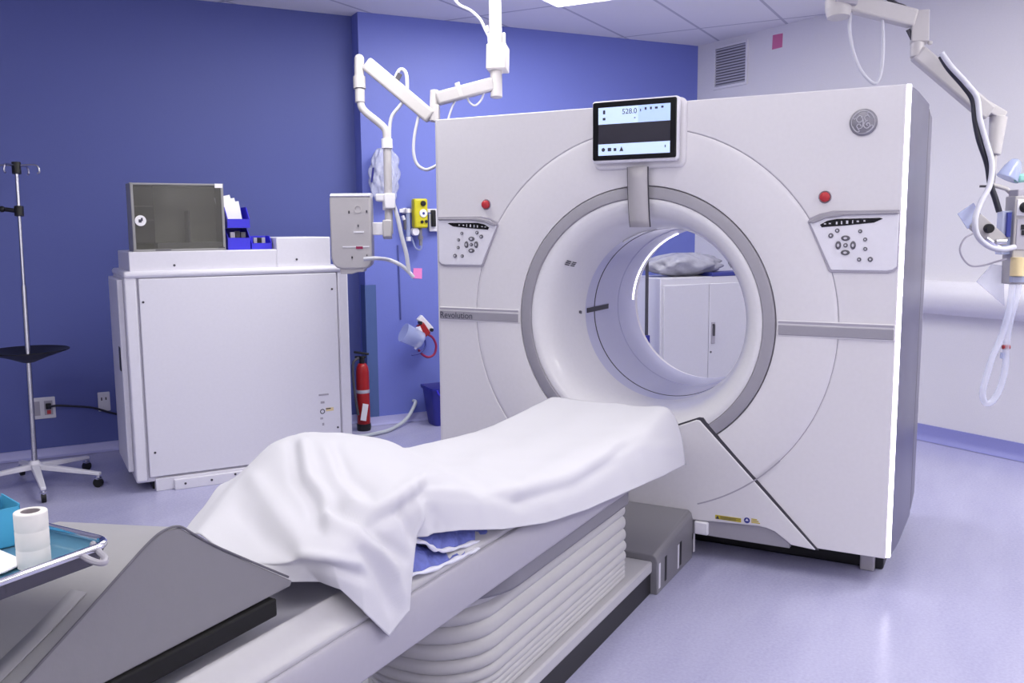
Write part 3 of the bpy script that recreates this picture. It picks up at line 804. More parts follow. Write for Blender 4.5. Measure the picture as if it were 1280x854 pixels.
# ------------------------------------------------------------------ instrument tray at the left, on its stand
TZ = 0.985
IT = thing('instrument_tray', 'chrome rimmed instrument tray on a stand over the near end of the cushion', 'tray', (0.05,-3.1,0.0))
o0 = Vector((0.05,-3.1,0.0))
cr_ = atz(113, 684, TZ); x1 = 0.283; y1 = -2.873; x0 = -0.18; y0 = -3.20
rim = [(p[0]-o0.x, p[1]-o0.y) for p in rrect(x0, x1, y0, y1, 0.03, 6)]
b = MB(); b.tube([Vector((x, y, TZ)) for x, y in rim], 0.0055, 10, closed=True); b.build('rim', 'chrome', IT)
rows = []
for sc_, z in ((1.0, TZ), (0.985, TZ-0.012), (0.965, TZ-0.022), (0.94, TZ-0.024)):
    cx, cy = (x0+x1)/2-o0.x, (y0+y1)/2-o0.y
    rows.append([Vector((cx+(x-cx)*sc_, cy+(y-cy)*sc_, z)) for x, y in rim])
b = MB(); b.grid(rows, closed_u=True); k = len(b.v); b.v += rows[-1]; b.face([k+i for i in range(len(rim))]); b.build('pan', 'trayblue', IT, ang=50)
rw2 = [[Vector((cx+(x-cx)*sc_, cy+(y-cy)*sc_, z)) for x, y in rim] for sc_, z in ((1.006, TZ-0.003), (0.992, TZ-0.014), (0.972, TZ-0.0255), (0.5, TZ-0.0275))]
b = MB(); b.grid(rw2, closed_u=True); b.build('pan_outside', 'trayout', IT, ang=50)
hk = [atz(116,680,TZ-.002)-o0, atz(124,690,TZ-.004)-o0, atz(131,697,TZ-.006)-o0, atz(131,703,TZ-.007)-o0, atz(124,704,TZ-.007)-o0, atz(112,700,TZ-.006)-o0, atz(101,694,TZ-.003)-o0]
b = MB(); b.tube(smooth(hk, 6), 0.0045, 8); b.build('corner_hook', 'bandgrey', IT)
b = MB(); b.tube([(-0.46,-0.12,0.03),(-0.46,-0.12,0.94)], 0.012, 12); b.tube(smooth([(-0.46,-0.12,0.90),(-0.46,-0.12,0.95),(-0.40,-0.11,0.958),(-0.2,-0.1,0.958),(0.1,-0.1,0.958)], 5), 0.008, 10); b.build('stand_pole', 'metal', IT)
b = MB(); b.tube([(-0.75,-0.12,0.03),(-0.46,-0.12,0.045),(-0.46,-0.4,0.03)], 0.014, 10); b.tube([(-0.46,-0.12,0.045),(-0.46,0.2,0.03)], 0.014, 10)
for x, y in ((-0.75,-0.12),(-0.46,-0.4),(-0.46,0.2)): b.ball((x,y,0.022), 0.022, 8)
b.build('stand_base', 'metal', IT)
ZT = TZ-0.0225
rb = atz(43, 706, ZT)
TP = thing('tape_roll', 'tall white roll of medical tape standing on end in the tray', 'tape roll', (rb.x, rb.y, ZT))
b = MB(); hgt = 0.077; rr_ = 0.0215
prof = [(0.0125,0.0),(rr_,0.0)]
for k in range(3):
    z0_ = hgt*k/3; z1_ = hgt*(k+1)/3
    prof += [(rr_-0.0004,z0_+0.0006),(rr_,z0_+0.002),(rr_,z1_-0.002),(rr_-0.0004,z1_-0.0006)]
prof += [(rr_-0.001,hgt),(0.0125,hgt)]
b.lathe(prof, (0,0,0), 'z', 40); b.build('tape', 'tape', TP, ang=50)
b = MB(); b.lathe([(0.0126,hgt-0.0005),(0.0115,hgt-0.0005),(0.0115,0.002),(0.0126,0.002)], (0,0,0), 'z', 32); b.lathe([(0.0,hgt-0.02),(0.0115,hgt-0.02)], (0,0,0), 'z', 32); b.build('core', 'tapecore', TP)
bb = atz(0, 690, ZT)
BX = thing('open_box', 'bright blue open cardboard box at the far side of the tray', 'box', (bb.x-0.045, bb.y+0.022, ZT), R(-15))
b = MB(); bw, bd_, bh = 0.075, 0.05, 0.058
for a in ((-bw/2,bw/2,-bd_/2,-bd_/2+0.002,0,bh),(-bw/2,bw/2,bd_/2-0.002,bd_/2,0,bh+0.004),(-bw/2,-bw/2+0.002,-bd_/2,bd_/2,0,bh),(bw/2-0.002,bw/2,-bd_/2,bd_/2,0,bh),(-bw/2,bw/2,-bd_/2,bd_/2,0,0.002)): b.box(*a)
b.build('carton', 'boxblue', BX)
b = MB()
for i in range(5): b.tube([(-0.026+0.012*i,-0.012+0.006*(i%2),0.004),(-0.028+0.0125*i,-0.010+0.004*(i%3),0.063)], 0.005, 8)
b.build('contents', 'tapecore', BX)
pp = atz(14, 712, ZT)
b = MB()
rows = []
for i in range(9):
    rows.append([Vector((pp.x-0.10+0.014*i, pp.y-0.05+0.012*j+0.10, ZT+0.0015+0.001*math.sin(i*0.9+j)+0.0012*max(0,i-5)-0.0)) for j in range(2)])
PA = [atz(-40,688,ZT+.003), atz(0,689,ZT+.003), atz(33,703,ZT+.003), atz(6,716,ZT+.003), atz(-40,730,ZT+.003)]
b = MB(); k = len(b.v); b.v += PA + [p+Vector((0,0,0.002)) for p in PA]
b.face([k+i for i in range(5)]); b.face([k+5+i for i in range(5)])
for i in range(5): b.face((k+i, k+(i+1) % 5, k+5+(i+1) % 5, k+5+i))
tag(b.build('gauze_pad', 'paper'), 'flat white gauze pad lying in the tray in front of the blue box', 'gauze')

# ------------------------------------------------------------------ left power cabinet and what stands on it
CP = Vector((-2.60,-0.30,0)); AC = R(57)
C_ = thing('power_cabinet', 'large white equipment cabinet standing in front of the blue wall', 'cabinet', CP, AC)
b = MB(); b.box(-0.185, 1.035, 0.02, 0.64, 0.05, 1.175); b.build('body', 'cabinet', C_, bevel=0.012, seg=3)
b = MB(); b.box(-0.117, 0.965, 0.0, 0.03, 0.082, 1.165); fpn = b.build('front_panel', 'cabinet', C_, bevel=0.004)
b = MB(); b.box(-0.121, 0.969, 0.012, 0.026, 0.078, 1.169); b.build('panel_gap', 'softseam', C_)
b = MB(); b.box(0.975, 1.037, 0.004, 0.03, 0.10, 1.17); b.build('corner_post', 'cabinet', C_, bevel=0.008)
b = MB(); b.box(-0.187, -0.127, 0.006, 0.03, 0.06, 1.175); b.build('corner_post', 'cabinet', C_, bevel=0.008)
b = MB(); b.box(-0.19, 1.04, -0.004, 0.645, 1.168, 1.205); b.build('top_cap', 'cabinet', C_, bevel=0.016, seg=3)
b = MB(); b.box(-0.155, 0.630, 0.03, 0.6, 1.2, 1.308); b.box(0.630, 0.945, 0.03, 0.6, 1.2, 1.375); b.build('upper_box', 'cabinet', C_, bevel=0.005)
b = MB()
b.box(-0.215, -0.185, 0.10, 0.60, 0.10, 1.16); sp = b.build('side_panel', 'cabinet', C_, bevel=0.006)
b = MB(); b.box(-0.218, -0.213, 0.13, 0.20, 0.66, 0.79); b.build('side_handle', 'black', sp)
b = MB(); b.box(0.004, 0.95, -0.025, 0.0, 0.0, 0.056); b.box(-0.09, 0.95, 0.0, 0.3, 0.0, 0.07); b.build('floor_bracket', 'cabinet', C_, bevel=0.003)
b = MB(); b.box(-0.10, -0.002, 0.06, 0.5, 0.0, 0.05); b.build('base_shadow_gap', 'black', C_)
for x, z, y in ((-0.10,1.041,0),(0.937,1.07,0),(0.945,0.241,0),(-0.085,0.217,0),(0.072,1.232,0.03),(0.743,1.248,0.03),(0.06,0.03,-0.025),(0.20,0.03,-0.025),(0.33,0.045,-0.025)):
    b = MB(); b.lathe([(0.0, y-0.003), (0.006, y-0.003), (0.007, y+0.002)], (x, 0, z), 'y', 12); b.build('screw', 'seam', C_)
b = MB(); b.mi(0); b.box(0.835, 0.895, -0.0015, 0.001, 0.442, 0.452); b.box(0.845, 0.868, -0.0015, 0.001, 0.395, 0.408); b.box(0.85, 0.862, -0.0015, 0.001, 0.262, 0.278); b.box(0.84,0.856,-0.0015,0.001,0.300,0.312)
b.mi(1); b.box(0.875, 0.922, -0.0015, 0.001, 0.346, 0.366); b.mi(2); b.box(0.875, 0.905, -0.002, 0.001, 0.358, 0.364)
b.lathe([(0.010,-0.002),(0.015,-0.002)], (0.854,0,0.347), 'y', 20)
b.build('safety_labels', ['softseam', 'cream', 'ink'], fpn)
def cw(x, y, z): return CP + Vector((x*math.cos(AC)-y*math.sin(AC), x*math.sin(AC)+y*math.cos(AC), z))

# glass fronted case
K = thing('display_case', 'grey metal case with smoked glass front standing on the white cabinet', 'glass case', cw(0.115, 0.24, 1.308), AC)
x0,x1,y0,y1,z1 = -0.24,0.24,-0.18,0.02,0.365
b = MB(); t_ = 0.014
b.box(x0,x1,y0+0.012,y1,0,t_); b.box(x0,x1,y0+0.012,y1,z1-t_,z1); b.box(x0,x0+t_,y0+0.012,y1,t_,z1-t_); b.box(x1-t_,x1,y0+0.012,y1,t_,z1-t_); b.box(x0,x1,y1-0.01,y1,0,z1)
b.build('case_shell', 'caseframe', K, bevel=0.002)
b = MB(); b.box(x0+t_,x1-t_,y1-0.016,y1-0.0101,t_,z1-t_); b.build('back_lining', 'caseinside', K)
b = MB(); b.box(x0+t_,x0+0.125,y0+0.10,y1-0.017,t_+0.03,z1-t_-0.002); b.build('dark_compartment', 'caselining', K)
b = MB(); b.box(x0+t_+0.001,x0+0.124,y0+0.07,y0+0.099,0.165,0.172); b.box(x0+t_+0.001,x0+0.124,y0+0.07,y0+0.099,0.24,0.247); b.build('shelf', 'caseframe', K)
b = MB(); b.box(0.058,0.066,y0+0.06,y1-0.018,t_,0.22); b.box(x0+0.126,x1-t_,y0+0.03,y1-0.02,t_,0.045); b.build('divider', 'caseframe', K)
b = MB()
for a in ((x0,x1,0,0.012),(x0,x1,z1-0.010,z1),(x0,x0+0.014,0,z1),(x1-0.014,x1,0,z1)): b.box(a[0],a[1],y0,y0+0.012,a[2],a[3])
dr_ = b.build('glass_door', 'caseframe', K, bevel=0.002)
b = MB(); b.box(x0+0.012,x1-0.012,y0+0.003,y0+0.008,0.010,z1-0.008); b.build('smoked_pane', 'glassdark', dr_)
b = MB(); b.lathe([(0.0,y0-0.001),(0.028,y0-0.001),(0.029,y0+0.003)], (-0.197,0,0.165), 'y', 28); st = b.build('round_sticker', 'paper', dr_)
b = MB(); b.box(-0.207,-0.192,y0-0.0018,y0,0.155,0.172); b.box(-0.195,-0.186,y0-0.0018,y0,0.163,0.180); b.build('sticker_mark', 'ink', st)
b = MB(); b.box(0.195,0.236,y0-0.002,y0+0.004,z1-0.022,z1+0.001); b.build('corner_tag', 'paper', dr_)
b = MB(); b.box(-0.13,-0.05,y0-0.0005,y0+0.001,0.004,0.009); b.box(0.20,0.235,y0-0.001,y0+0.002,0.012,0.018); b.build('door_marks', 'seam', dr_)

def hopper_bin(name, label, x, y, z, w, d, h, lip, grp):
    t = thing(name, label, 'bin', cw(x, y, z), AC, grp)
    b = MB(); e = 0.004
    b.box(-w/2,w/2,-d/2,d/2,0,e); b.box(-w/2,w/2,d/2-e,d/2,e,h)
    b.box(-w/2,w/2,-d/2,-d/2+e,e,lip)
    for sx in (-1, 1):
        xs = sorted((sx*w/2, sx*(w/2-e)))
        b.prism([(-d/2,e),(d/2,e),(d/2,h),(-d/2+d*0.38,h),(-d/2,lip)], xs[0], xs[1], 'x')
    b.build('bin_shell', 'bin', t, bevel=0.001)
    return t
g = 'blue bins on the cabinet'
bn1 = hopper_bin('storage_bin', 'lower blue storage bin with dark items inside, under another blue bin', 0.435, 0.19, 1.308, 0.125, 0.2, 0.122, 0.068, g)
bn2 = hopper_bin('storage_bin', 'blue storage bin full of white papers, stacked on another bin', 0.437, 0.19, 1.431, 0.125, 0.2, 0.118, 0.05, g)
bn3 = hopper_bin('storage_bin', 'small low blue storage bin at the right of the stacked bins', 0.565, 0.17, 1.308, 0.115, 0.13, 0.076, 0.036, g)
for i, (x, y, z, lab, m) in enumerate(((0.405,0.12,1.3125,'pale packet at the left inside the lower blue bin','softseam'),(0.435,0.13,1.3125,'dark packet in the middle of the lower blue bin','seam'),(0.466,0.13,1.3125,'grey packet at the right inside the lower blue bin','btn'))):
    b = MB(); b.box(-0.013,0.013,-0.012,0.012,0,0.095+0.006*(i%2)); o = b.build('packet', m, None, bevel=0.002); o.location = cw(x,y,z); o.rotation_euler = (0,0,AC)
    tag(o, lab, 'packet', 'packets in the lower blue bin')
for i, (x, lab, m) in enumerate(((0.537,'leftmost grey packet in the small low bin','softseam'),(0.560,'black packet in the middle of the small low bin','black'),(0.583,'rightmost grey packet in the small low bin','softseam'))):
    b = MB(); b.box(-0.010,0.010,-0.012,0.012,0,0.062); o = b.build('packet', m, None, bevel=0.002); o.location = cw(x,0.15,1.3125); o.rotation_euler = (0,0,AC)
    tag(o, lab, 'packet', 'packets in the small blue bin')
b = MB()
for k in range(3):
    mt = Matrix.Translation((0.0-0.010*k, 0.012*k, 0.0)) @ Matrix.Rotation(R(-6-3*k), 4, 'Y') @ Matrix.Rotation(R(-12), 4, 'X')
    b.box(-0.045,0.045,-0.0015,0.0015,0.0,0.145+0.018*k, mt)
ppr = b.build('paper_stack', 'paper', None); ppr.location = cw(0.432,0.155,1.437); ppr.rotation_euler = (0,0,AC)
tag(ppr, 'white leaflets sticking up out of the top blue bin', 'papers')

# ------------------------------------------------------------------ IV stand
ib = Vector((-3.33,-0.62,0))
tp = at(20, 203, (Vector((-3.33,-0.62,0.1))-CPOS).dot(FV))
IV = thing('iv_stand', 'tall steel drip stand on castors with a black round tray', 'drip stand', ib)
def iv(t_): return (tp-ib)*t_
b = MB(); b.tube([iv(0.05), iv(0.62)], 0.0145, 12); b.tube([iv(0.60), iv(1.0)], 0.010, 12); b.build('pole', 'metal', IV)
b = MB(); b.tube([iv(0.555+0.335-0.055), iv(0.865)], 0.024, 12); c_ = iv(0.85); b.tube([c_, c_+Vector((-0.06,-0.04,0.01))], 0.012, 8); b.ball(c_+Vector((-0.075,-0.05,0.012)), 0.018, 8); b.build('height_clamp', 'black', IV)
b = MB(); b.tube([iv(0.965), iv(1.0)], 0.024, 12); b.build('top_clamp', 'black', IV)
rt = Vector((RV.x, RV.y, 0)).normalized()
fw = Vector((-rt.y, rt.x, 0))
for d in (rt, -rt, fw, -fw):
    c = iv(0.99)
    b = MB(); b.tube(smooth([c, c+d*0.09+Vector((0,0,0.003)), c+d*0.12-Vector((0,0,0.006)), c+d*0.127-Vector((0,0,0.035)), c+d*0.115-Vector((0,0,0.045))], 5), 0.0055, 8)
    b.build('hook', 'metal', IV)
c = iv(0.412)
b = MB(); b.lathe([(0.016,-0.045),(0.03,-0.05),(0.10,-0.022),(0.195,0.010),(0.212,0.016),(0.213,0.021),(0.20,0.018),(0.10,-0.012),(0.016,-0.03)], c, 'z', 40); b.build('round_tray', 'black', IV, ang=50)
def foot_to(px, py):
    return atz(px, py, 0.0) - ib
hub = iv(0.055); hub.z = 0.12
for (px, py) in ((57,632),(130,609),(118,585),(-30,617),(28,594)):
    e = foot_to(px, py); e.z = 0.0
    d = (e-Vector((hub.x,hub.y,0))).normalized()
    if e.length > 0.36: e = Vector((hub.x,hub.y,0))+d*0.36
    b = MB()
    top = [hub+Vector((0,0,0.012)), hub.lerp(Vector((e.x,e.y,0.085)),1.0)]
    sd = Vector((-d.y,d.x,0))
    r0 = [hub+sd*0.022+Vector((0,0,0.014)), hub-sd*0.022+Vector((0,0,0.014)), hub-sd*0.022-Vector((0,0,0.018)), hub+sd*0.022-Vector((0,0,0.018))]
    ee = Vector((e.x,e.y,0.078))+d*0.015
    r1 = [ee+sd*0.013+Vector((0,0,0.008)), ee-sd*0.013+Vector((0,0,0.008)), ee-sd*0.013-Vector((0,0,0.010)), ee+sd*0.013-Vector((0,0,0.010))]
    b.grid([r0, r1], closed_u=True); k = len(b.v); b.v += r1; b.face((k,k+1,k+2,k+3))
    lg = b.build('leg', 'white', IV, bevel=0.004)
    b = MB()
    ctr = Vector((e.x,e.y,0.026)); 
    b.tube([ctr-sd*0.011, ctr+sd*0.011], 0.026, 16); b.build('castor', 'black', lg)
    b = MB(); b.tube([Vector((e.x,e.y,0.072)), Vector((e.x,e.y,0.05))], 0.010, 8); b.box(-0.016,0.016,-0.014,0.014,0,0.012, Matrix.Translation((e.x,e.y,0.046))); b.build('castor_fork', 'chrome', lg)
b = MB(); b.lathe([(0.0,0.03),(0.022,0.03),(0.03,0.015),(0.03,-0.02),(0.0,-0.02)], hub, 'z', 20); b.build('hub', 'white', IV, ang=50)

# ------------------------------------------------------------------ wall sockets on the left wall
def LW(s, z, off=0.0): return bl + dl*s + nl*off + Vector((0,0,z))
def BW(s, z, off=0.0): return bc + db*s + nb*off + Vector((0,0,z))
def RW(s, z, off=0.0): return A + dr*s + nr*off + Vector((0,0,z))
t = thing('wall_socket', 'wide double wall socket with a black plug behind the drip stand', 'socket', LW(-2.085, 0.318), AL)
b = MB(); b.prism(rrect(-0.075,0.075,-0.068,0.068,0.006), -0.008, 0.0); b.build('plate', 'outlet', t, bevel=0.002)
b = MB(); b.box(-0.06,-0.012,-0.010,-0.007,-0.045,0.045); b.box(0.012,0.06,-0.010,-0.007,-0.045,0.045); b.build('socket_face', 'softseam', t)
b = MB(); b.box(0.02,0.052,-0.04,-0.009,-0.005,0.03); b.build('plug', 'black', t, bevel=0.005)
b = MB(); b.box(0.026,0.048,-0.012,-0.009,-0.04,-0.015); b.build('red_switch', 'red', t)
t = thing('wall_socket', 'small white wall socket between the drip stand and the cabinet', 'socket', LW(-1.728, 0.325), AL)
b = MB(); b.prism(rrect(-0.036,0.036,-0.062,0.062,0.005), -0.007, 0.0); b.build('plate', 'outlet', t, bevel=0.002)
b = MB(); b.box(-0.018,-0.010,-0.0085,-0.006,0.008,0.028); b.box(0.008,0.016,-0.0085,-0.006,0.010,0.028); b.build('socket_slots', 'seam', t)
cb = [LW(-2.05,0.33,0.045), LW(-2.0,0.335,0.06), LW(-1.93,0.325,0.06), LW(-1.80,0.30,0.055), LW(-1.68,0.25,0.05), LW(-1.55,0.215,0.05), LW(-1.40,0.2,0.05)]
b = MB(); b.tube(smooth(cb, 6), 0.007, 8); _ci = Matrix.Translation(CP) @ Matrix.Rotation(AC, 4, 'Z'); _ci.invert(); b.v = [_ci @ p for p in b.v]; b.build('power_cord', 'cabledark', C_)

# ------------------------------------------------------------------ ceiling arm at left
D1 = 5.0
def a1(px, py, D=D1): return at(px, py, D)
PXM = D1/F
AF = math.atan2(RV.y, RV.x)
ca = a1(617, 0); ca.z = H
LA = thing('suspension_boom', 'white jointed ceiling arm carrying a control box beside the gantry', 'ceiling arm', ca)
def L1(px, py, D=D1): return at(px, py, D) - ca
b = MB(); b.tube([Vector((0,0,0)), L1(617.5,58)], 0.026, 16); b.tube([Vector((0.012,0,0)), L1(623,58)], 0.022, 12); b.build('column', 'armwhite', LA)
b = MB(); b.lathe([(0.0,0.0),(0.09,0.0),(0.085,-0.03),(0.0,-0.03)], (0,0,0), 'z', 24); b.build('ceiling_flange', 'armwhite', LA)
def bar(mb, p, q, w, h):
    """rectangular bar between p and q, w across (horizontal), h tall"""
    p = Vector(p); q = Vector(q); d = (q-p).normalized(); up = Vector((0,0,1)); s_ = d.cross(up)
    s_ = s_.normalized() if s_.length > 1e-3 else RV.copy(); v = s_.cross(d)
    ring = []
    for e in (p, q): ring.append([e+s_*w/2+v*h/2, e-s_*w/2+v*h/2, e-s_*w/2-v*h/2, e+s_*w/2-v*h/2])
    mb.grid(ring, closed_u=True)
    for r_ in ring:
        k = len(mb.v); mb.v += r_; mb.face((k,k+1,k+2,k+3))
b = MB(); bar(b, L1(622.5,58), L1(622,89), 0.11, 0.11); bar(b, L1(629.5,41), L1(630,64), 0.02, 0.02); b.build('brake_housing', 'armwhite', LA, bevel=0.006)
b = MB(); b.tube([L1(612.5,42), L1(613.5,60)], 0.016, 10); b.tube([L1(609,32), L1(610,40)], 0.008, 8); b.build('cable_gland', 'cable', LA)
b = MB(); b.tube([L1(620,86), L1(620.5,122)], 0.033, 16); b.build('pivot', 'armshade', LA, bevel=0.004)
b = MB(); bar(b, L1(617,105), L1(546,124), 0.07, 0.072); b.build('horizontal_arm', 'armshade', LA, bevel=0.012)
b = MB(); bar(b, L1(577,112), L1(571,114), 0.075, 0.078); b.build('arm_band', 'armwhite', LA, bevel=0.004)
b = MB(); b.tube([L1(543,113), L1(542,152)], 0.024, 16); bar(b, L1(546,132), L1(546,153), 0.03, 0.05); b.build('elbow', 'armshade', LA, bevel=0.004)
b = MB(); bar(b, L1(539,147), L1(458,79), 0.06, 0.078); b.build('spring_arm', 'armwhite', LA, bevel=0.014, seg=3)
b = MB(); b.tube([L1(449,73), L1(449,97)], 0.027, 16); b.ball(L1(449,74), 0.027, 8); b.tube([L1(449,96), L1(449.5,111)], 0.034, 16); b.tube([L1(449.7,112), L1(450,128)], 0.027, 16); b.build('end_joint', 'armwhite', LA)
b = MB(); b.tube(smooth([L1(450.5,126), L1(452,134), L1(459,142), L1(474,154), L1(482,163), L1(483.5,177)], 6), 0.021, 14); b.build('bent_tube', 'armwhite', LA)
b = MB(); b.tube([L1(483.5,174), L1(484,186)], 0.031, 16); b.build('tube_collar', 'white', LA)
b = MB(); b.tube([L1(484,185), L1(486.5,292)], 0.0225, 16); b.build('drop_tube', 'armshade', LA)
b = MB(); bar(b, L1(485.5,243), L1(486.5,262), 0.06, 0.075); bar(b, L1(470,247), L1(487,247), 0.04, 0.04); b.build('tube_bracket', 'white', LA, bevel=0.006)
b = MB(); bar(b, L1(484,276), L1(484.5,298), 0.05, 0.105); b.build('mount_block', 'armshade', LA, bevel=0.008)
b = MB(); bar(b, L1(464,286), L1(480,286), 0.04, 0.07); b.build('box_mount', 'white', LA, bevel=0.004)
b = MB(); b.tube(smooth([L1(488,112), L1(493,100), L1(499,88), L1(505,88), L1(508.5,97), L1(508,118), L1(500,132), L1(490,145), L1(487,160), L1(487,178)], 6), 0.010, 10); b.build('cable', 'cable', LA)
b = MB(); bar(b, L1(490,112), L1(500,92), 0.02, 0.028); b.build('cable_clip', 'seam', LA, bevel=0.004)
b = MB(); b.tube(smooth([L1(523,146), L1(518,170), L1(517,190), L1(521,205), L1(531,212), L1(540,210), L1(552,203)], 6), 0.009, 10); b.build('cable', 'cable', LA)
b = MB(); b.tube(smooth([L1(606,110), L1(602,124), L1(594,132), L1(587,128), L1(583,120)], 6), 0.006, 8); b.tube(smooth([L1(573,120), L1(566,132), L1(561,147), L1(558,160)], 5), 0.006, 8); b.build('cable', 'cable', LA)
b = MB(); b.tube(smooth([at(560,-18,D1)-ca, L1(572,4), L1(588,13), L1(600,24), L1(607,38), L1(612,48)], 6), 0.008, 10); b.build('cable', 'cable', LA)
b = MB(); b.tube(smooth([L1(490,250), L1(497,272), L1(502,295), L1(508,318), L1(511,340)], 6), 0.012, 10); b.build('cable', 'cable', LA)
# control box held by the arm: face towards the viewer
cbx = at(441, 292, D1-0.02)
CB = thing('control_box', 'off white control box with rounded base hanging on the left ceiling arm', 'control box', cbx, AF)
k_ = (D1-0.02)/F
def bxp(px, py): return ((px-441)*k_, -(py-292)*k_)
ol = [bxp(*p) for p in ((415,247),(466,247),(466,325),(464,331),(459,335),(451,336),(428,336),(421,334),(417,329),(415,322))]
b = MB(); b.prism(ol, -0.05, 0.05); b.build('housing', 'armshade', CB, bevel=0.010, seg=3)
b = MB(); x_, z_ = bxp(441,245.5); b.tube([(x_-0.108,0.0,z_),(x_+0.108,0.0,z_)], 0.055, 16); 
for i in range(len(b.v)): b.v[i].z = z_ + (b.v[i].z-z_)*0.25
b.build('top_roll', 'white', CB)
b = MB(); b.prism([bxp(*p) for p in ((425,334),(457,334),(455,339.5),(446,340),(440,342),(426,342))], -0.04, 0.04); b.build('foot_clamp', 'armwhite', CB, bevel=0.004)
def mark(x0_, y0_, x1_, y1_, nm, m, yy=-0.0525):
    a_ = bxp(x0_, y1_); c_ = bxp(x1_, y0_); return MB().box(a_[0], c_[0], yy, -0.049, a_[1], c_[1]).build(nm, m, CB)
mark(444,289,457,291,'label','white'); mark(430,307.5,463,309,'label','white'); mark(446.5,307.8,455,311,'label','redhose',-0.053)
mark(438.2,264,440,267.5,'port','seam',-0.053); mark(460,263.5,461.8,266.5,'port','seam',-0.053); mark(449,281,451,284,'port','btn',-0.053); mark(440.4,320,442.2,322.8,'port','seam',-0.053); mark(459,318,460.5,320,'port','btn',-0.053)
q = bxp(450, 262); b = MB(); b.lathe([(0.016,-0.053),(0.022,-0.053),(0.022,-0.048),(0.016,-0.048)], (q[0],0,q[1]), 'y', 20, closeprof=True); b.build('dial', 'armwhite', CB)
b = MB(); b.tube(smooth([at(455,324,D1-0.08)-ca, at(470,323,D1-0.08)-ca, L1(486,325), L1(500,331), L1(510,339), L1(517,347)], 6), 0.011, 10); b.build('cable', 'cable', LA)

# ------------------------------------------------------------------ medical gas fittings on the back wall
t = thing('equipment_rail', 'white horizontal equipment rail on the blue wall beside the gantry', 'rail', BW(0.50, 1.545), AB)
b = MB(); b.box(-0.25,0.30,-0.045,-0.035,-0.014,0.014); b.build('rail_bar', 'white', t, bevel=0.003)
b = MB(); b.box(-0.22,-0.19,-0.036,0,-0.02,0.02); b.box(0.2,0.23,-0.036,0,-0.02,0.02); b.box(0.02,0.12,-0.046,0,-0.13,0.005); b.build('rail_bracket', 'white', t, bevel=0.003)
t = thing('gas_regulator', 'yellow medical gas regulator with white dial on the wall rail', 'regulator', BW(0.388, 1.545, 0.047), AB)
b = MB(); b.box(-0.052,0.052,-0.07,0,-0.125,0.085); b.build('body', 'regyellow', t, bevel=0.014, seg=3)
b = MB(); b.lathe([(0.0,-0.078),(0.026,-0.078),(0.03,-0.07),(0.03,-0.06)], (0.014,0,-0.02), 'y', 24); dl_ = b.build('dial', 'paper', t, ang=50)
b = MB(); b.lathe([(0.0,-0.0785),(0.010,-0.0785)], (0.014,0,-0.02), 'y', 16); b.build('dial_mark', 'blueink', dl_)
b = MB(); b.lathe([(0.0,-0.085),(0.018,-0.083),(0.02,-0.065)], (0.014,0,0.05), 'y', 20); b.lathe([(0.0,-0.078),(0.011,-0.078),(0.011,-0.065)], (0.003,0,-0.08), 'y', 16); b.lathe([(0.0,-0.078),(0.011,-0.078),(0.011,-0.065)], (0.034,0,-0.078), 'y', 16); b.build('knob', 'black', t, ang=50)
b = MB(); b.lathe([(0.0,-0.05),(0.026,-0.05),(0.028,-0.03),(0.028,-0.0)], (-0.036,0,-0.15), 'y', 20); b.build('outlet_ring', 'white', t, ang=50)
b = MB(); b.tube([(0.003,-0.035,-0.125),(0.003,-0.035,-0.18)], 0.013, 10); b.tube([(0.003,-0.035,-0.18),(0.003,-0.035,-0.205)], 0.019, 12); b.tube([(0.003,-0.035,-0.205),(0.003,-0.035,-0.25)], 0.012, 10); b.build('hose_connector', 'carriage', t)
t = thing('gas_valve', 'black upright valve handle on a white plate right of the yellow regulator', 'valve', BW(0.508, 1.505, 0.02), AB)
b = MB(); b.box(-0.03,0.07,-0.025,-0.0,-0.11,0.02); b.build('plate', 'white', t, bevel=0.006)
b = MB(); b.box(-0.022,0.010,-0.055,-0.024,-0.075,0.045); b.build('handle', 'black', t, bevel=0.006)
t = thing('flowmeter', 'small clear oxygen flowmeter on the rail left of the yellow regulator', 'flowmeter', BW(0.275, 1.46, 0.045), AB)
b = MB(); b.tube([(0.03,-0.02,-0.10),(0.03,-0.02,0.07)], 0.016, 14); b.build('tube', 'clearblue', t)
b = MB(); b.tube([(0.03,-0.02,0.07),(0.03,-0.02,0.10)], 0.02, 12); b.tube([(0.03,-0.02,-0.13),(0.03,-0.02,-0.10)], 0.018, 12); b.tube([(0.0,-0.02,0.02),(-0.01,-0.02,0.05)], 0.012, 10); b.build('fitting', 'white', t)
b = MB(); b.tube([(0.006,-0.02,-0.05),(0.006,-0.02,0.02)], 0.010, 10); b.build('valve', 'btn', t)
# loose clear tubing
b = MB(); b.tube(smooth([BW(0.33,1.36,0.06),BW(0.36,1.28,0.06),BW(0.40,1.27,0.06),BW(0.41,1.35,0.06),BW(0.39,1.42,0.06)],6), 0.006, 8); tag(b.build('gas_tubing', 'clearblue'), 'thin clear tubing looped below the wall flowmeter', 'tubing')
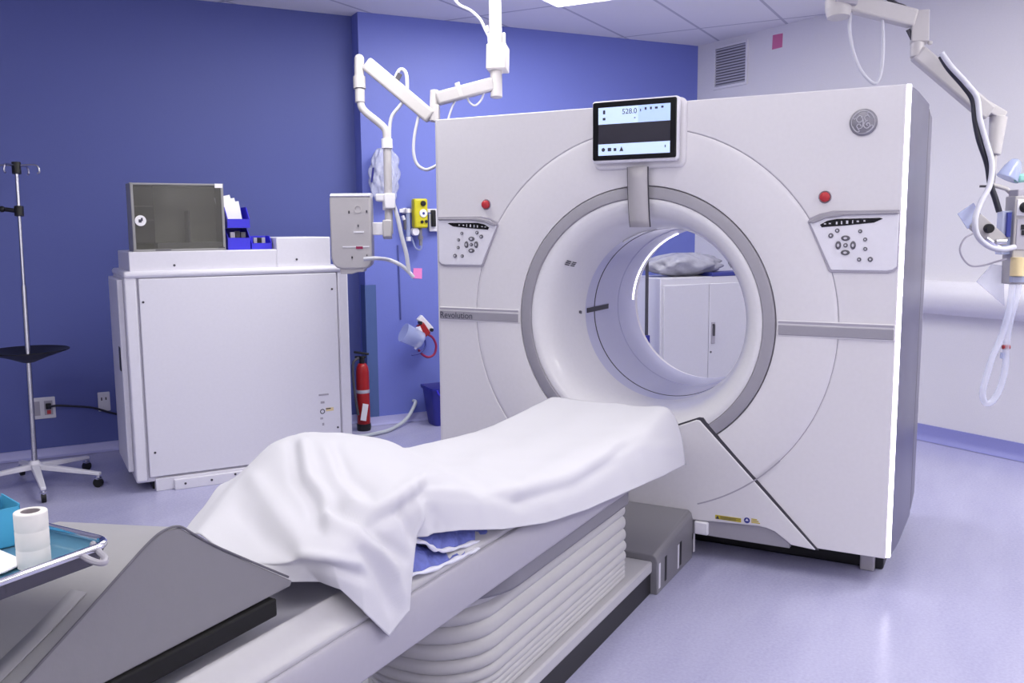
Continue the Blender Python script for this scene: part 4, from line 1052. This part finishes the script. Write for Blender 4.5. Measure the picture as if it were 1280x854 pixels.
# plastic bag of supplies
def crumple(mb, w, h, d, n=22, seed=1, zbase=0.0, amp=0.2, px_=0.45):
    rnd = random.Random(seed); ph = [rnd.uniform(0, 6.28) for _ in range(12)]
    for i in range(n+1):
        v = i/n
        for j in range(n+1): pass
    rows = []
    for i in range(n+1):
        v = i/n; row = []
        for j in range(2*n):
            a = 2*PI*j/(2*n)
            prof = math.sin(PI*min(max(v,0.02),0.98))**px_
            k = 1+amp*math.sin(3*a+ph[0]+v*5)*0.5+amp*0.5*math.sin(7*a+ph[1]-v*9)+amp*0.4*math.sin(11*a+v*14+ph[2])
            row.append(Vector((w/2*prof*math.cos(a)*k, d/2*prof*math.sin(a)*k, zbase+h*v+amp*0.08*h*math.sin(5*a+ph[3]))))
        rows.append(row)
    mb.grid(rows, closed_u=True)
    for r_ in (rows[0], rows[-1]):
        k0 = len(mb.v); mb.v += r_; mb.face([k0+i for i in range(len(r_))])
t = thing('supply_bag', 'clear crinkled plastic bag of oxygen tubing hanging on the blue wall', 'plastic bag', BW(0.13, 1.64, 0.09), AB)
b = MB(); crumple(b, 0.20, 0.36, 0.08, 26, 5, -0.03, 0.22, 0.22); b.build('bag_skin', 'bagclear', t, ang=180)
b = MB()
for i in range(4):
    r_ = 0.035+0.008*i
    b.tube([(0.01*i-0.02+r_*math.cos(a*PI/10), -0.005+0.006*i, 0.12+0.015*i+1.3*r_*math.sin(a*PI/10)) for a in range(20)], 0.006, 6, closed=True)
b.build('coiled_tubing', 'padedge', t)
b = MB(); b.tube([(-0.10,-0.01,0.10),(-0.085,-0.012,0.2)], 0.006, 6); b.build('dark_clip', 'bindark', t)
b = MB(); b.tube([(0.0,-0.02,0.31),(0.0,0.06,0.325)], 0.008, 8); b.build('wall_hook', 'white', t)
tag(MB().prism([(-0.036,-0.037),(0.033,-0.042),(0.036,0.034),(-0.030,0.037)], -0.003, 0).build('sticky_note', 'pink'), 'bright pink sticky note on the blue wall left of the gantry', 'sticky note')
o = bpy.data.objects[-1] if False else [q for q in COL.objects if q.name.startswith('sticky_note')][0]
o.location = BW(0.392, 1.094, 0.0); o.rotation_euler = (0,0,AB)
b = MB(); b.tube([BW(0.245,1.30,0.006), BW(0.255,0.76,0.006)], 0.006, 8); tag(b.build('wall_conduit', 'bluewall2'), 'thin blue painted conduit running down the wall to the suction unit', 'conduit')
# suction unit
t = thing('suction_unit', 'clear suction canister with red fitting and red hose on the blue wall', 'suction unit', BW(0.33, 0.66, 0.075), AB)
tilt = Matrix.Rotation(R(-28), 4, 'Y')
b = MB()
b.lathe([(0.0,-0.09),(0.058,-0.09),(0.066,-0.08),(0.074,0.06),(0.074,0.07),(0.0,0.07)], (0,0,0), 'z', 28)
for i in range(len(b.v)): b.v[i] = tilt @ Matrix.Rotation(R(-35),4,'Y').to_4x4() @ b.v[i]*0.95 + Vector((-0.055,-0.085,-0.005))
b.build('canister', 'clearblue', t, ang=50)
b = MB(); b.tube([(-0.005,-0.085,0.055),(0.03,-0.085,-0.025)], 0.02, 10)
b.tube([(-0.03,-0.085,-0.10),(0.02,-0.085,-0.055)], 0.01, 8); b.build('canister_lid', 'white', t)
b = MB(); bar(b, (0.02,-0.06,0.075), (0.075,-0.06,-0.01), 0.05, 0.055); b.build('vacuum_fitting', 'extred', t, bevel=0.008)
b = MB(); bar(b, (0.03,-0.02,0.12), (0.12,-0.02,0.02), 0.04, 0.05); b.build('wall_plate', 'white', t, bevel=0.006)
b = MB(); b.lathe([(0,-0.06),(0.013,-0.06),(0.013,-0.03)], (0.115,0,0.025), 'y', 12); b.lathe([(0,-0.09),(0.012,-0.09),(0.012,-0.05)], (0.02,0,0.085), 'y', 12); b.build('knob', 'black', t)
b = MB(); b.tube(smooth([(0.07,-0.065,0.0),(0.115,-0.07,-0.03),(0.14,-0.07,-0.09),(0.125,-0.07,-0.15),(0.08,-0.07,-0.17),(0.035,-0.075,-0.15),(0.0,-0.08,-0.11)], 6), 0.0085, 10); b.build('red_hose', 'redhose', t)
b = MB(); b.tube(smooth([(0.05,-0.08,-0.04),(0.05,-0.085,-0.09),(0.0,-0.10,-0.13),(-0.06,-0.10,-0.14)], 6), 0.007, 8); b.build('blue_hose', 'blueink', t)

# fire extinguisher, floor hose, waste bin
ex = BW(-0.085, 0.0, 0.13)
t = thing('fire_extinguisher', 'red fire extinguisher with hanging tag between cabinet and wall corner', 'fire extinguisher', ex, AF)
b = MB(); b.lathe([(0.0,0.03),(0.038,0.03),(0.044,0.04),(0.046,0.06),(0.046,0.42),(0.04,0.455),(0.03,0.475),(0.022,0.48),(0.0,0.48)], (0,0,0), 'z', 28); b.build('cylinder', 'extred', t, ang=50)
b = MB(); b.lathe([(0.0,0.0),(0.046,0.0),(0.049,0.012),(0.049,0.05),(0.0,0.05)], (0,0,0), 'z', 28); b.build('foot_ring', 'black', t, ang=50)
b = MB(); b.lathe([(0.0465,0.27),(0.0475,0.272),(0.0475,0.292),(0.0465,0.294)], (0,0,0), 'z', 28); b.build('strap', 'logolt', t)
b = MB(); b.tube([(0,0,0.475),(0,0,0.53)], 0.02, 12); bar(b, (-0.055,0,0.56), (0.05,0,0.545), 0.025, 0.014); bar(b, (-0.05,0,0.525), (0.03,0,0.525), 0.022, 0.012); b.build('valve_lever', 'black', t, bevel=0.003)
b = MB(); b.tube(smooth([(-0.02,-0.01,0.52),(-0.055,-0.03,0.49),(-0.06,-0.04,0.40),(-0.045,-0.05,0.24),(-0.03,-0.05,0.12)], 6), 0.010, 8); b.build('hose', 'seam', t)
b = MB(); mt = Matrix.Translation((0.005,-0.052,0.08)) @ Matrix.Rotation(R(10),4,'Y'); b.box(-0.02,0.02,-0.002,0.002,0,0.12,mt); b.build('inspection_tag', 'paper', t)
b = MB(); b.tube(smooth([BW(0.34,0.15,0.0), BW(0.34,0.145,0.04), atz(515.5,512,0.10), atz(510,521,0.06), atz(502,529,0.03), atz(487,537.5,0.015), atz(470,542,0.015), atz(455,545,0.015), atz(440,546,0.015)], 6), 0.013, 10)
tag(b.build('floor_hose', 'hose'), 'pale flexible hose curving from the blue wall down onto the floor', 'hose')
wb = BW(0.505, 0.0, 0.19)
t = thing('waste_bin', 'dark blue plastic waste bin half hidden behind the gantry edge', 'waste bin', wb, AB)
b = MB(); rows = []
for w_, d_, z in ((0.20,0.16,0.0),(0.205,0.165,0.01),(0.262,0.222,0.262),(0.262,0.222,0.264),(0.282,0.24,0.264),(0.284,0.242,0.285),(0.270,0.228,0.285),(0.255,0.215,0.26),(0.2,0.16,0.012)):
    rows.append([Vector((x, y, z)) for x, y in rrect(-w_/2, w_/2, -d_/2, d_/2, 0.03, 4)])
b.grid(rows, closed_u=True); k = len(b.v); b.v += rows[0]; b.face([k+i for i in range(len(rows[0]))]); k = len(b.v); b.v += rows[-1]; b.face([k+i for i in range(len(rows[0]))])
b.build('bin_body', 'bindark', t, ang=40)
b = MB(); b.tube(smooth([(-0.10,-0.121,0.27),(-0.08,-0.128,0.235),(0.0,-0.128,0.225),(0.08,-0.128,0.235),(0.10,-0.121,0.27)], 5), 0.006, 8); b.build('handle', 'bin', t)

# ------------------------------------------------------------------ cupboard seen through the bore
t = thing('steel_cupboard', 'pale grey two door cupboard seen through the scanner bore', 'cupboard', BW(1.845, 0.0, 1.0), AB)
ch = 1.052
b = MB(); b.box(0.0,0.84,0.012,0.43,0.05,ch); b.box(0.02,0.82,0.04,0.41,0.0,0.05); b.build('carcass', 'steelcab', t, bevel=0.004)
for i, (x0_, x1_) in enumerate(((0.022,0.418),(0.422,0.818))):
    b = MB(); b.box(x0_,x1_,-0.006,0.014,0.07,ch-0.05); d_ = b.build('door', 'steelcab', t, bevel=0.003)
    if i == 1:
        b = MB(); b.box(x0_+0.02,x0_+0.055,-0.012,-0.004,0.56,0.72); b.build('handle_plate', 'softseam', d_, bevel=0.003)
        b = MB(); b.tube([(x0_+0.037,-0.02,0.62),(x0_+0.037,-0.02,0.70)], 0.008, 8); b.tube([(x0_+0.037,-0.02,0.70),(x0_+0.037,-0.005,0.70)], 0.008, 8); b.build('handle', 'seam', d_)
        b = MB(); b.lathe([(0,-0.01),(0.008,-0.01),(0.008,-0.004)], (x0_+0.02,0,0.50), 'y', 10); b.build('lock', 'btn', d_)
def cb2(x, y, z): return BW(1.845, 0.0, 1.0) + db*x - nb*y + Vector((0,0,z))
t = thing('plastic_bag', 'crumpled grey clear plastic bag lying on top of the cupboard', 'plastic bag', cb2(0.34,0.2,ch), AB)
b = MB(); crumple(b, 0.66, 0.17, 0.30, 22, 9, 0.0, 0.18); b.build('bag_skin', 'bagplastic', t, ang=180)
t = thing('blue_folder', 'flat blue folder at the right under the bag on the cupboard', 'folder', cb2(0.62,0.10,ch), AB)
b = MB(); b.box(-0.16,0.2,-0.09,0.10,0.0,0.028); b.build('cover', 'blueink', t, bevel=0.004)
b = MB(); b.box(-0.155,0.195,-0.085,0.095,0.006,0.022); b.build('sheets', 'paper', t)
pb = BW(1.72, 0.0, 1.0)
t = thing('curtain_pole', 'slim dark metal pole standing left of the cupboard in the bore view', 'pole', pb, AB)
b = MB(); b.tube([(0,0,0.02),(0,0,1.25)], 0.012, 10); b.build('post', 'seam', t)
b = MB(); b.lathe([(0.0,0.0),(0.11,0.0),(0.11,0.012),(0.02,0.025),(0.0,0.025)], (0,0,0), 'z', 20); b.build('foot_plate', 'seam', t)
b = MB(); b.box(-0.10,0.012,-0.03,0.03,0.60,0.66); b.build('blue_clamp', 'bindark', t, bevel=0.005)

# ------------------------------------------------------------------ right wall fittings
t = thing('air_vent', 'grey louvred air vent high on the pale wall near the corner', 'air vent', RW(0.381, 2.687), AR)
b = MB(); fw_, fh_ = 0.165, 0.15
for a_ in ((-fw_-0.02,fw_+0.02,-fh_-0.02,-fh_),(-fw_-0.02,fw_+0.02,fh_,fh_+0.02),(-fw_-0.02,-fw_,-fh_,fh_),(fw_,fw_+0.02,-fh_,fh_)): b.box(a_[0],a_[1],-0.014,0,a_[2],a_[3])
b.build('frame', 'greywall', t, bevel=0.002)
b = MB(); b.box(-fw_,fw_,-0.002,0,-fh_,fh_); b.build('backing', 'ventdark', t)
b = MB()
for i in range(14):
    z = -fh_+0.012+i*(2*fh_-0.02)/13
    b.box(-fw_,fw_,-0.012,-0.001,-0.0055,0.0055, Matrix.Translation((0,0,z)) @ Matrix.Rotation(R(25),4,'X'))
b.build('louvres', 'ventgrey', t)
o = tag(MB().prism([(-0.05,-0.052),(0.047,-0.05),(0.05,0.05),(-0.046,0.053)], -0.003, 0).build('sticky_note', 'pink2'), 'dull pink sticky note high on the pale wall beside the vent', 'sticky note')
o.location = RW(0.858, 2.79); o.rotation_euler = (0,0,AR)
b = MB(); pr = []
for i in range(13):
    a_ = -PI/2+PI*i/12; pr.append((-0.02-0.12*math.cos(a_)**0.8 if math.cos(a_) > 0 else -0.02, 0.95+0.108*math.sin(a_)))
pr = [(0.0,0.842)]+pr+[(0.0,1.058)]
b.prism(pr, -1.2, 1.9, 'x'); t = b.build('wall_bumper', 'bumper', None, ang=40); t.location = RW(3.0, 0.0); t.rotation_euler = (0,0,AR)
tag(t, 'long rounded white bumper rail on the pale right wall', 'wall bumper')

# ------------------------------------------------------------------ ceiling arm at right with its device
D2 = 4.8
ra = at(1045, 4, D2); ra.z = H
RA = thing('suspension_boom', 'white folding ceiling arm with black and white cables above the gantry right side', 'ceiling arm', ra)
def L2(px, py, D=D2): return at(px, py, D) - ra
b = MB(); b.tube([Vector((0,0,0)), L2(1047,-6)], 0.03, 16); b.lathe([(0,0),(0.09,0),(0.085,-0.03),(0,-0.03)], (0,0,0), 'z', 24); b.build('column', 'armwhite', RA)
b = MB(); b.tube([L2(1048,-14), L2(1048,12)], 0.068, 20); b.tube([L2(1048,12), L2(1048,22)], [0.068, 0.058], 20); b.build('pivot_drum', 'armwhite', RA)
b = MB(); bar(b, L2(1040,2), L2(1066,6), 0.15, 0.03); b.build('drum_band', 'softseam', RA)
b = MB(); bar(b, L2(1052,1), L2(1143,24), 0.08, 0.092); b.build('upper_arm', 'armwhite', RA, bevel=0.014, seg=3)
b = MB(); bar(b, L2(1150,15), L2(1149,54), 0.085, 0.075); b.tube([L2(1147,50), L2(1146,72)], 0.034, 16); b.tube([L2(1160,53.5), L2(1165,53.5)], 0.012, 8); b.build('elbow', 'armwhite', RA, bevel=0.01)
b = MB(); bar(b, L2(1146,66), L2(1236,143), 0.075, 0.086); b.build('spring_arm', 'armshade', RA, bevel=0.014, seg=3)
b = MB(); bar(b, L2(1150,62), L2(1236,136), 0.04, 0.02); b.build('arm_rail', 'armwhite', RA, bevel=0.006)
b = MB(); bar(b, L2(1226,130), L2(1253,146), 0.075, 0.05); b.tube([L2(1248,146), L2(1243,194)], [0.044,0.030], 16); b.tube([L2(1243,194), L2(1240,232)], 0.014, 12); b.build('end_joint', 'armwhite', RA, bevel=0.006)
b = MB(); b.tube(smooth([L2(1104,-8), L2(1118,4), L2(1130,9), L2(1138,16)], 5), 0.013, 8); b.tube(smooth([L2(1135,37), L2(1141,49)], 4), 0.012, 8); b.build('cable_clip', 'seam', RA)
b = MB(); b.tube(smooth([at(1176,70,4.7)-ra, at(1186,86,4.7)-ra, at(1205,108,4.7)-ra, at(1216,125,4.7)-ra, at(1219,150,4.7)-ra, at(1224,175,4.7)-ra, at(1234,205,4.7)-ra, at(1238,230,4.7)-ra, at(1244,248,4.7)-ra, at(1249,265,4.7)-ra], 6), 0.015, 10); b.build('cable', 'cabledark', RA)
b = MB(); b.tube(smooth([at(1177,66,4.68)-ra, at(1188,82,4.68)-ra, at(1208,104,4.68)-ra, at(1221,122,4.68)-ra, at(1225,150,4.68)-ra, at(1233,178,4.68)-ra, at(1240,205,4.66)-ra, at(1237,232,4.64)-ra, at(1226,253,4.62)-ra, at(1219,275,4.6)-ra, at(1222,295,4.6)-ra, at(1236,308,4.6)-ra, at(1252,312,4.6)-ra, at(1268,309,4.63)-ra], 7), 0.0145, 10); b.build('cable', 'cable', RA)
b = MB(); b.tube(smooth([L2(1064,12), L2(1062,34), L2(1066,62), L2(1074,84), L2(1084,98), L2(1094,104), L2(1101,92), L2(1104,60), L2(1103,24)], 7), 0.009, 10); b.build('cable', 'cable', RA)
b = MB(); bar(b, L2(1225,233), L2(1247,233), 0.012, 0.012); b.build('cable_tie', 'seam', RA)
dv = at(1268, 300, D2-0.08); kd = (D2-0.08)/F
DV = thing('syringe_pump', 'grey syringe pump unit with black knob hanging from the right ceiling arm', 'syringe pump', dv, AF)
def dp(px, py): return ((px-1268)*kd, -(py-300)*kd)
def dbox(x0_, y0_, x1_, y1_, d0, d1, nm, m, bev=0.004, par=None):
    a_ = dp(x0_, y1_); c_ = dp(x1_, y0_); return MB().box(a_[0], c_[0], d0, d1, a_[1], c_[1]).build(nm, m, par or DV, bevel=bev)
dbox(1260,246,1292,355,-0.05,0.05,'main_body','injector',0.006)
dbox(1263,238,1292,248,-0.045,0.045,'top_plate','softseam')
dbox(1248,264,1260,318,-0.03,0.03,'side_frame','clearblue')
dbox(1252,266,1257,296,-0.045,-0.03,'dark_slot','blueink',0.001)
q = dp(1271,260); b = MB(); b.lathe([(0,-0.085),(0.024,-0.083),(0.028,-0.07),(0.028,-0.048)], (q[0],0,q[1]), 'y', 20); b.build('knob', 'black', DV, ang=50)
dbox(1262,250,1281,270,-0.056,-0.048,'knob_plate','white',0.002)
dbox(1263,274,1280,312,-0.054,-0.048,'slot_plate','softseam',0.002)
dbox(1268,281,1274,287,-0.06,-0.05,'slot','black',0.001); dbox(1269,288,1273,294,-0.06,-0.05,'slot','black',0.001)
q = dp(1266,332); b = MB(); b.tube([(q[0]-0.002,-0.06,q[1]-0.05),(q[0]-0.002,-0.06,q[1]+0.045)], 0.033, 16); b.build('vial', 'cream', DV)
dbox(1259,345,1276,352,-0.07,-0.04,'vial_holder','clearblue',0.002)
# stalk from the arm to the unit
b = MB(); b.tube([at(1240,230,D2)-dv, at(1262,236,D2-0.06)-dv, at(1272,242,D2-0.06)-dv], 0.012, 10); b.build('mount_arm', 'armwhite', DV)
u2 = at(1234, 288, D2-0.1)
t = thing('pressure_gauge', 'small round black gauge block left of the grey syringe pump', 'gauge', u2, AF)
b = MB(); bar(b, (-0.075,0,0.055), (0.075,0,-0.075), 0.05, 0.085); b.build('block', 'injector', t, bevel=0.006)
b = MB(); b.lathe([(0,-0.055),(0.020,-0.054),(0.024,-0.045),(0.024,-0.02)], (-0.01,0,0.01), 'y', 20); b.build('gauge', 'black', t, ang=50)
b = MB(); b.tube([(-0.02,-0.03,-0.04),(0.07,-0.03,-0.10)], 0.012, 8); b.tube([(0.03,-0.035,-0.06),(0.08,-0.035,-0.06)], 0.016, 10); b.build('fitting', 'chrome', t)
b = MB(); b.tube([(0.02,0.0,-0.03),(0.09,0.02,-0.02)], 0.012, 8); b.build('bracket', 'injector', t)
b = MB(); mt = Matrix.Translation((-0.09,-0.01,0.07)) @ Matrix.Rotation(R(-35),4,'Y'); b.box(-0.05,0.045,-0.004,0.004,-0.04,0.055,mt); b.build('clear_flap', 'clearblue', t)
b = MB(); pts_ = [at(px,py,D2-0.14) for px,py in ((1216,292),(1206,298),(1200,310),(1203,322),(1213,332),(1228,332),(1246,327),(1258,324))]
b.tube(smooth(pts_, 6), 0.005, 8); tag(b.build('wire_loop', 'softseam'), 'thin grey wire loop below the round gauge block', 'wire')
t0_ = at(1250, 205, D2-0.03)
t = thing('oxygen_mask', 'clear teal edged breathing mask on top of the syringe pump', 'mask', at(1272, 226, D2-0.06), AF)
b = MB(); b.lathe([(0.012,0.10),(0.03,0.09),(0.05,0.05),(0.062,0.0),(0.066,-0.01)], (0,0,0), 'z', 24)
mt = Matrix.Rotation(R(25),4,'Y')
for i in range(len(b.v)): b.v[i] = mt @ Vector((b.v[i].x*0.9,b.v[i].y*0.7,b.v[i].z)) + Vector((-0.05,0,0.02))
b.build('mask_cup', 'clearblue', t, ang=60, solid=0.002)
b = MB(); bar(b, (-0.01,0,0.01), (0.08,0,0.02), 0.06, 0.045); b.build('teal_valve', 'teal', t, bevel=0.012)
# hanging clear tubing under the pump
pts_ = [at(px,py,D2-0.09) for px,py in ((1266,356),(1262,385),(1252,420),(1240,448),(1232,475),(1228,492),(1232,504),(1242,500),(1252,480),(1257,455),(1258,430),(1263,400),(1270,375),(1273,356))]
t = thing('hanging_tubing', 'clear looped breathing tube with red clip hanging below the syringe pump', 'tubing', at(1266,356,D2-0.09), 0)
b = MB(); b.tube(smooth([p-at(1266,356,D2-0.09) for p in pts_], 6), 0.017, 12); b.build('tube', 'clear', t)
b = MB(); q = at(1257,434,D2-0.09)-at(1266,356,D2-0.09); b.tube([q-RV*0.015, q+RV*0.02], 0.012, 8); b.build('red_clip', 'extred', t)
b = MB(); b.tube([q-Vector((0.01,0,0.03)), q-Vector((0.012,0,0.06))], 0.013, 10); b.build('connector', 'clearblue', t)
t = thing('plastic_pouch', 'thin clear plastic pouch hanging in front of the white bumper rail', 'pouch', at(1250,330,D2-0.02), AF)
b = MB(); kk = (D2-0.02)/F
P_ = [((px-1250)*kk, -(py-330)*kk) for px, py in ((1240,330),(1254,332),(1258,382),(1222,352))]
b.prism(P_, -0.006, 0.006); b.build('film', 'clear', t)
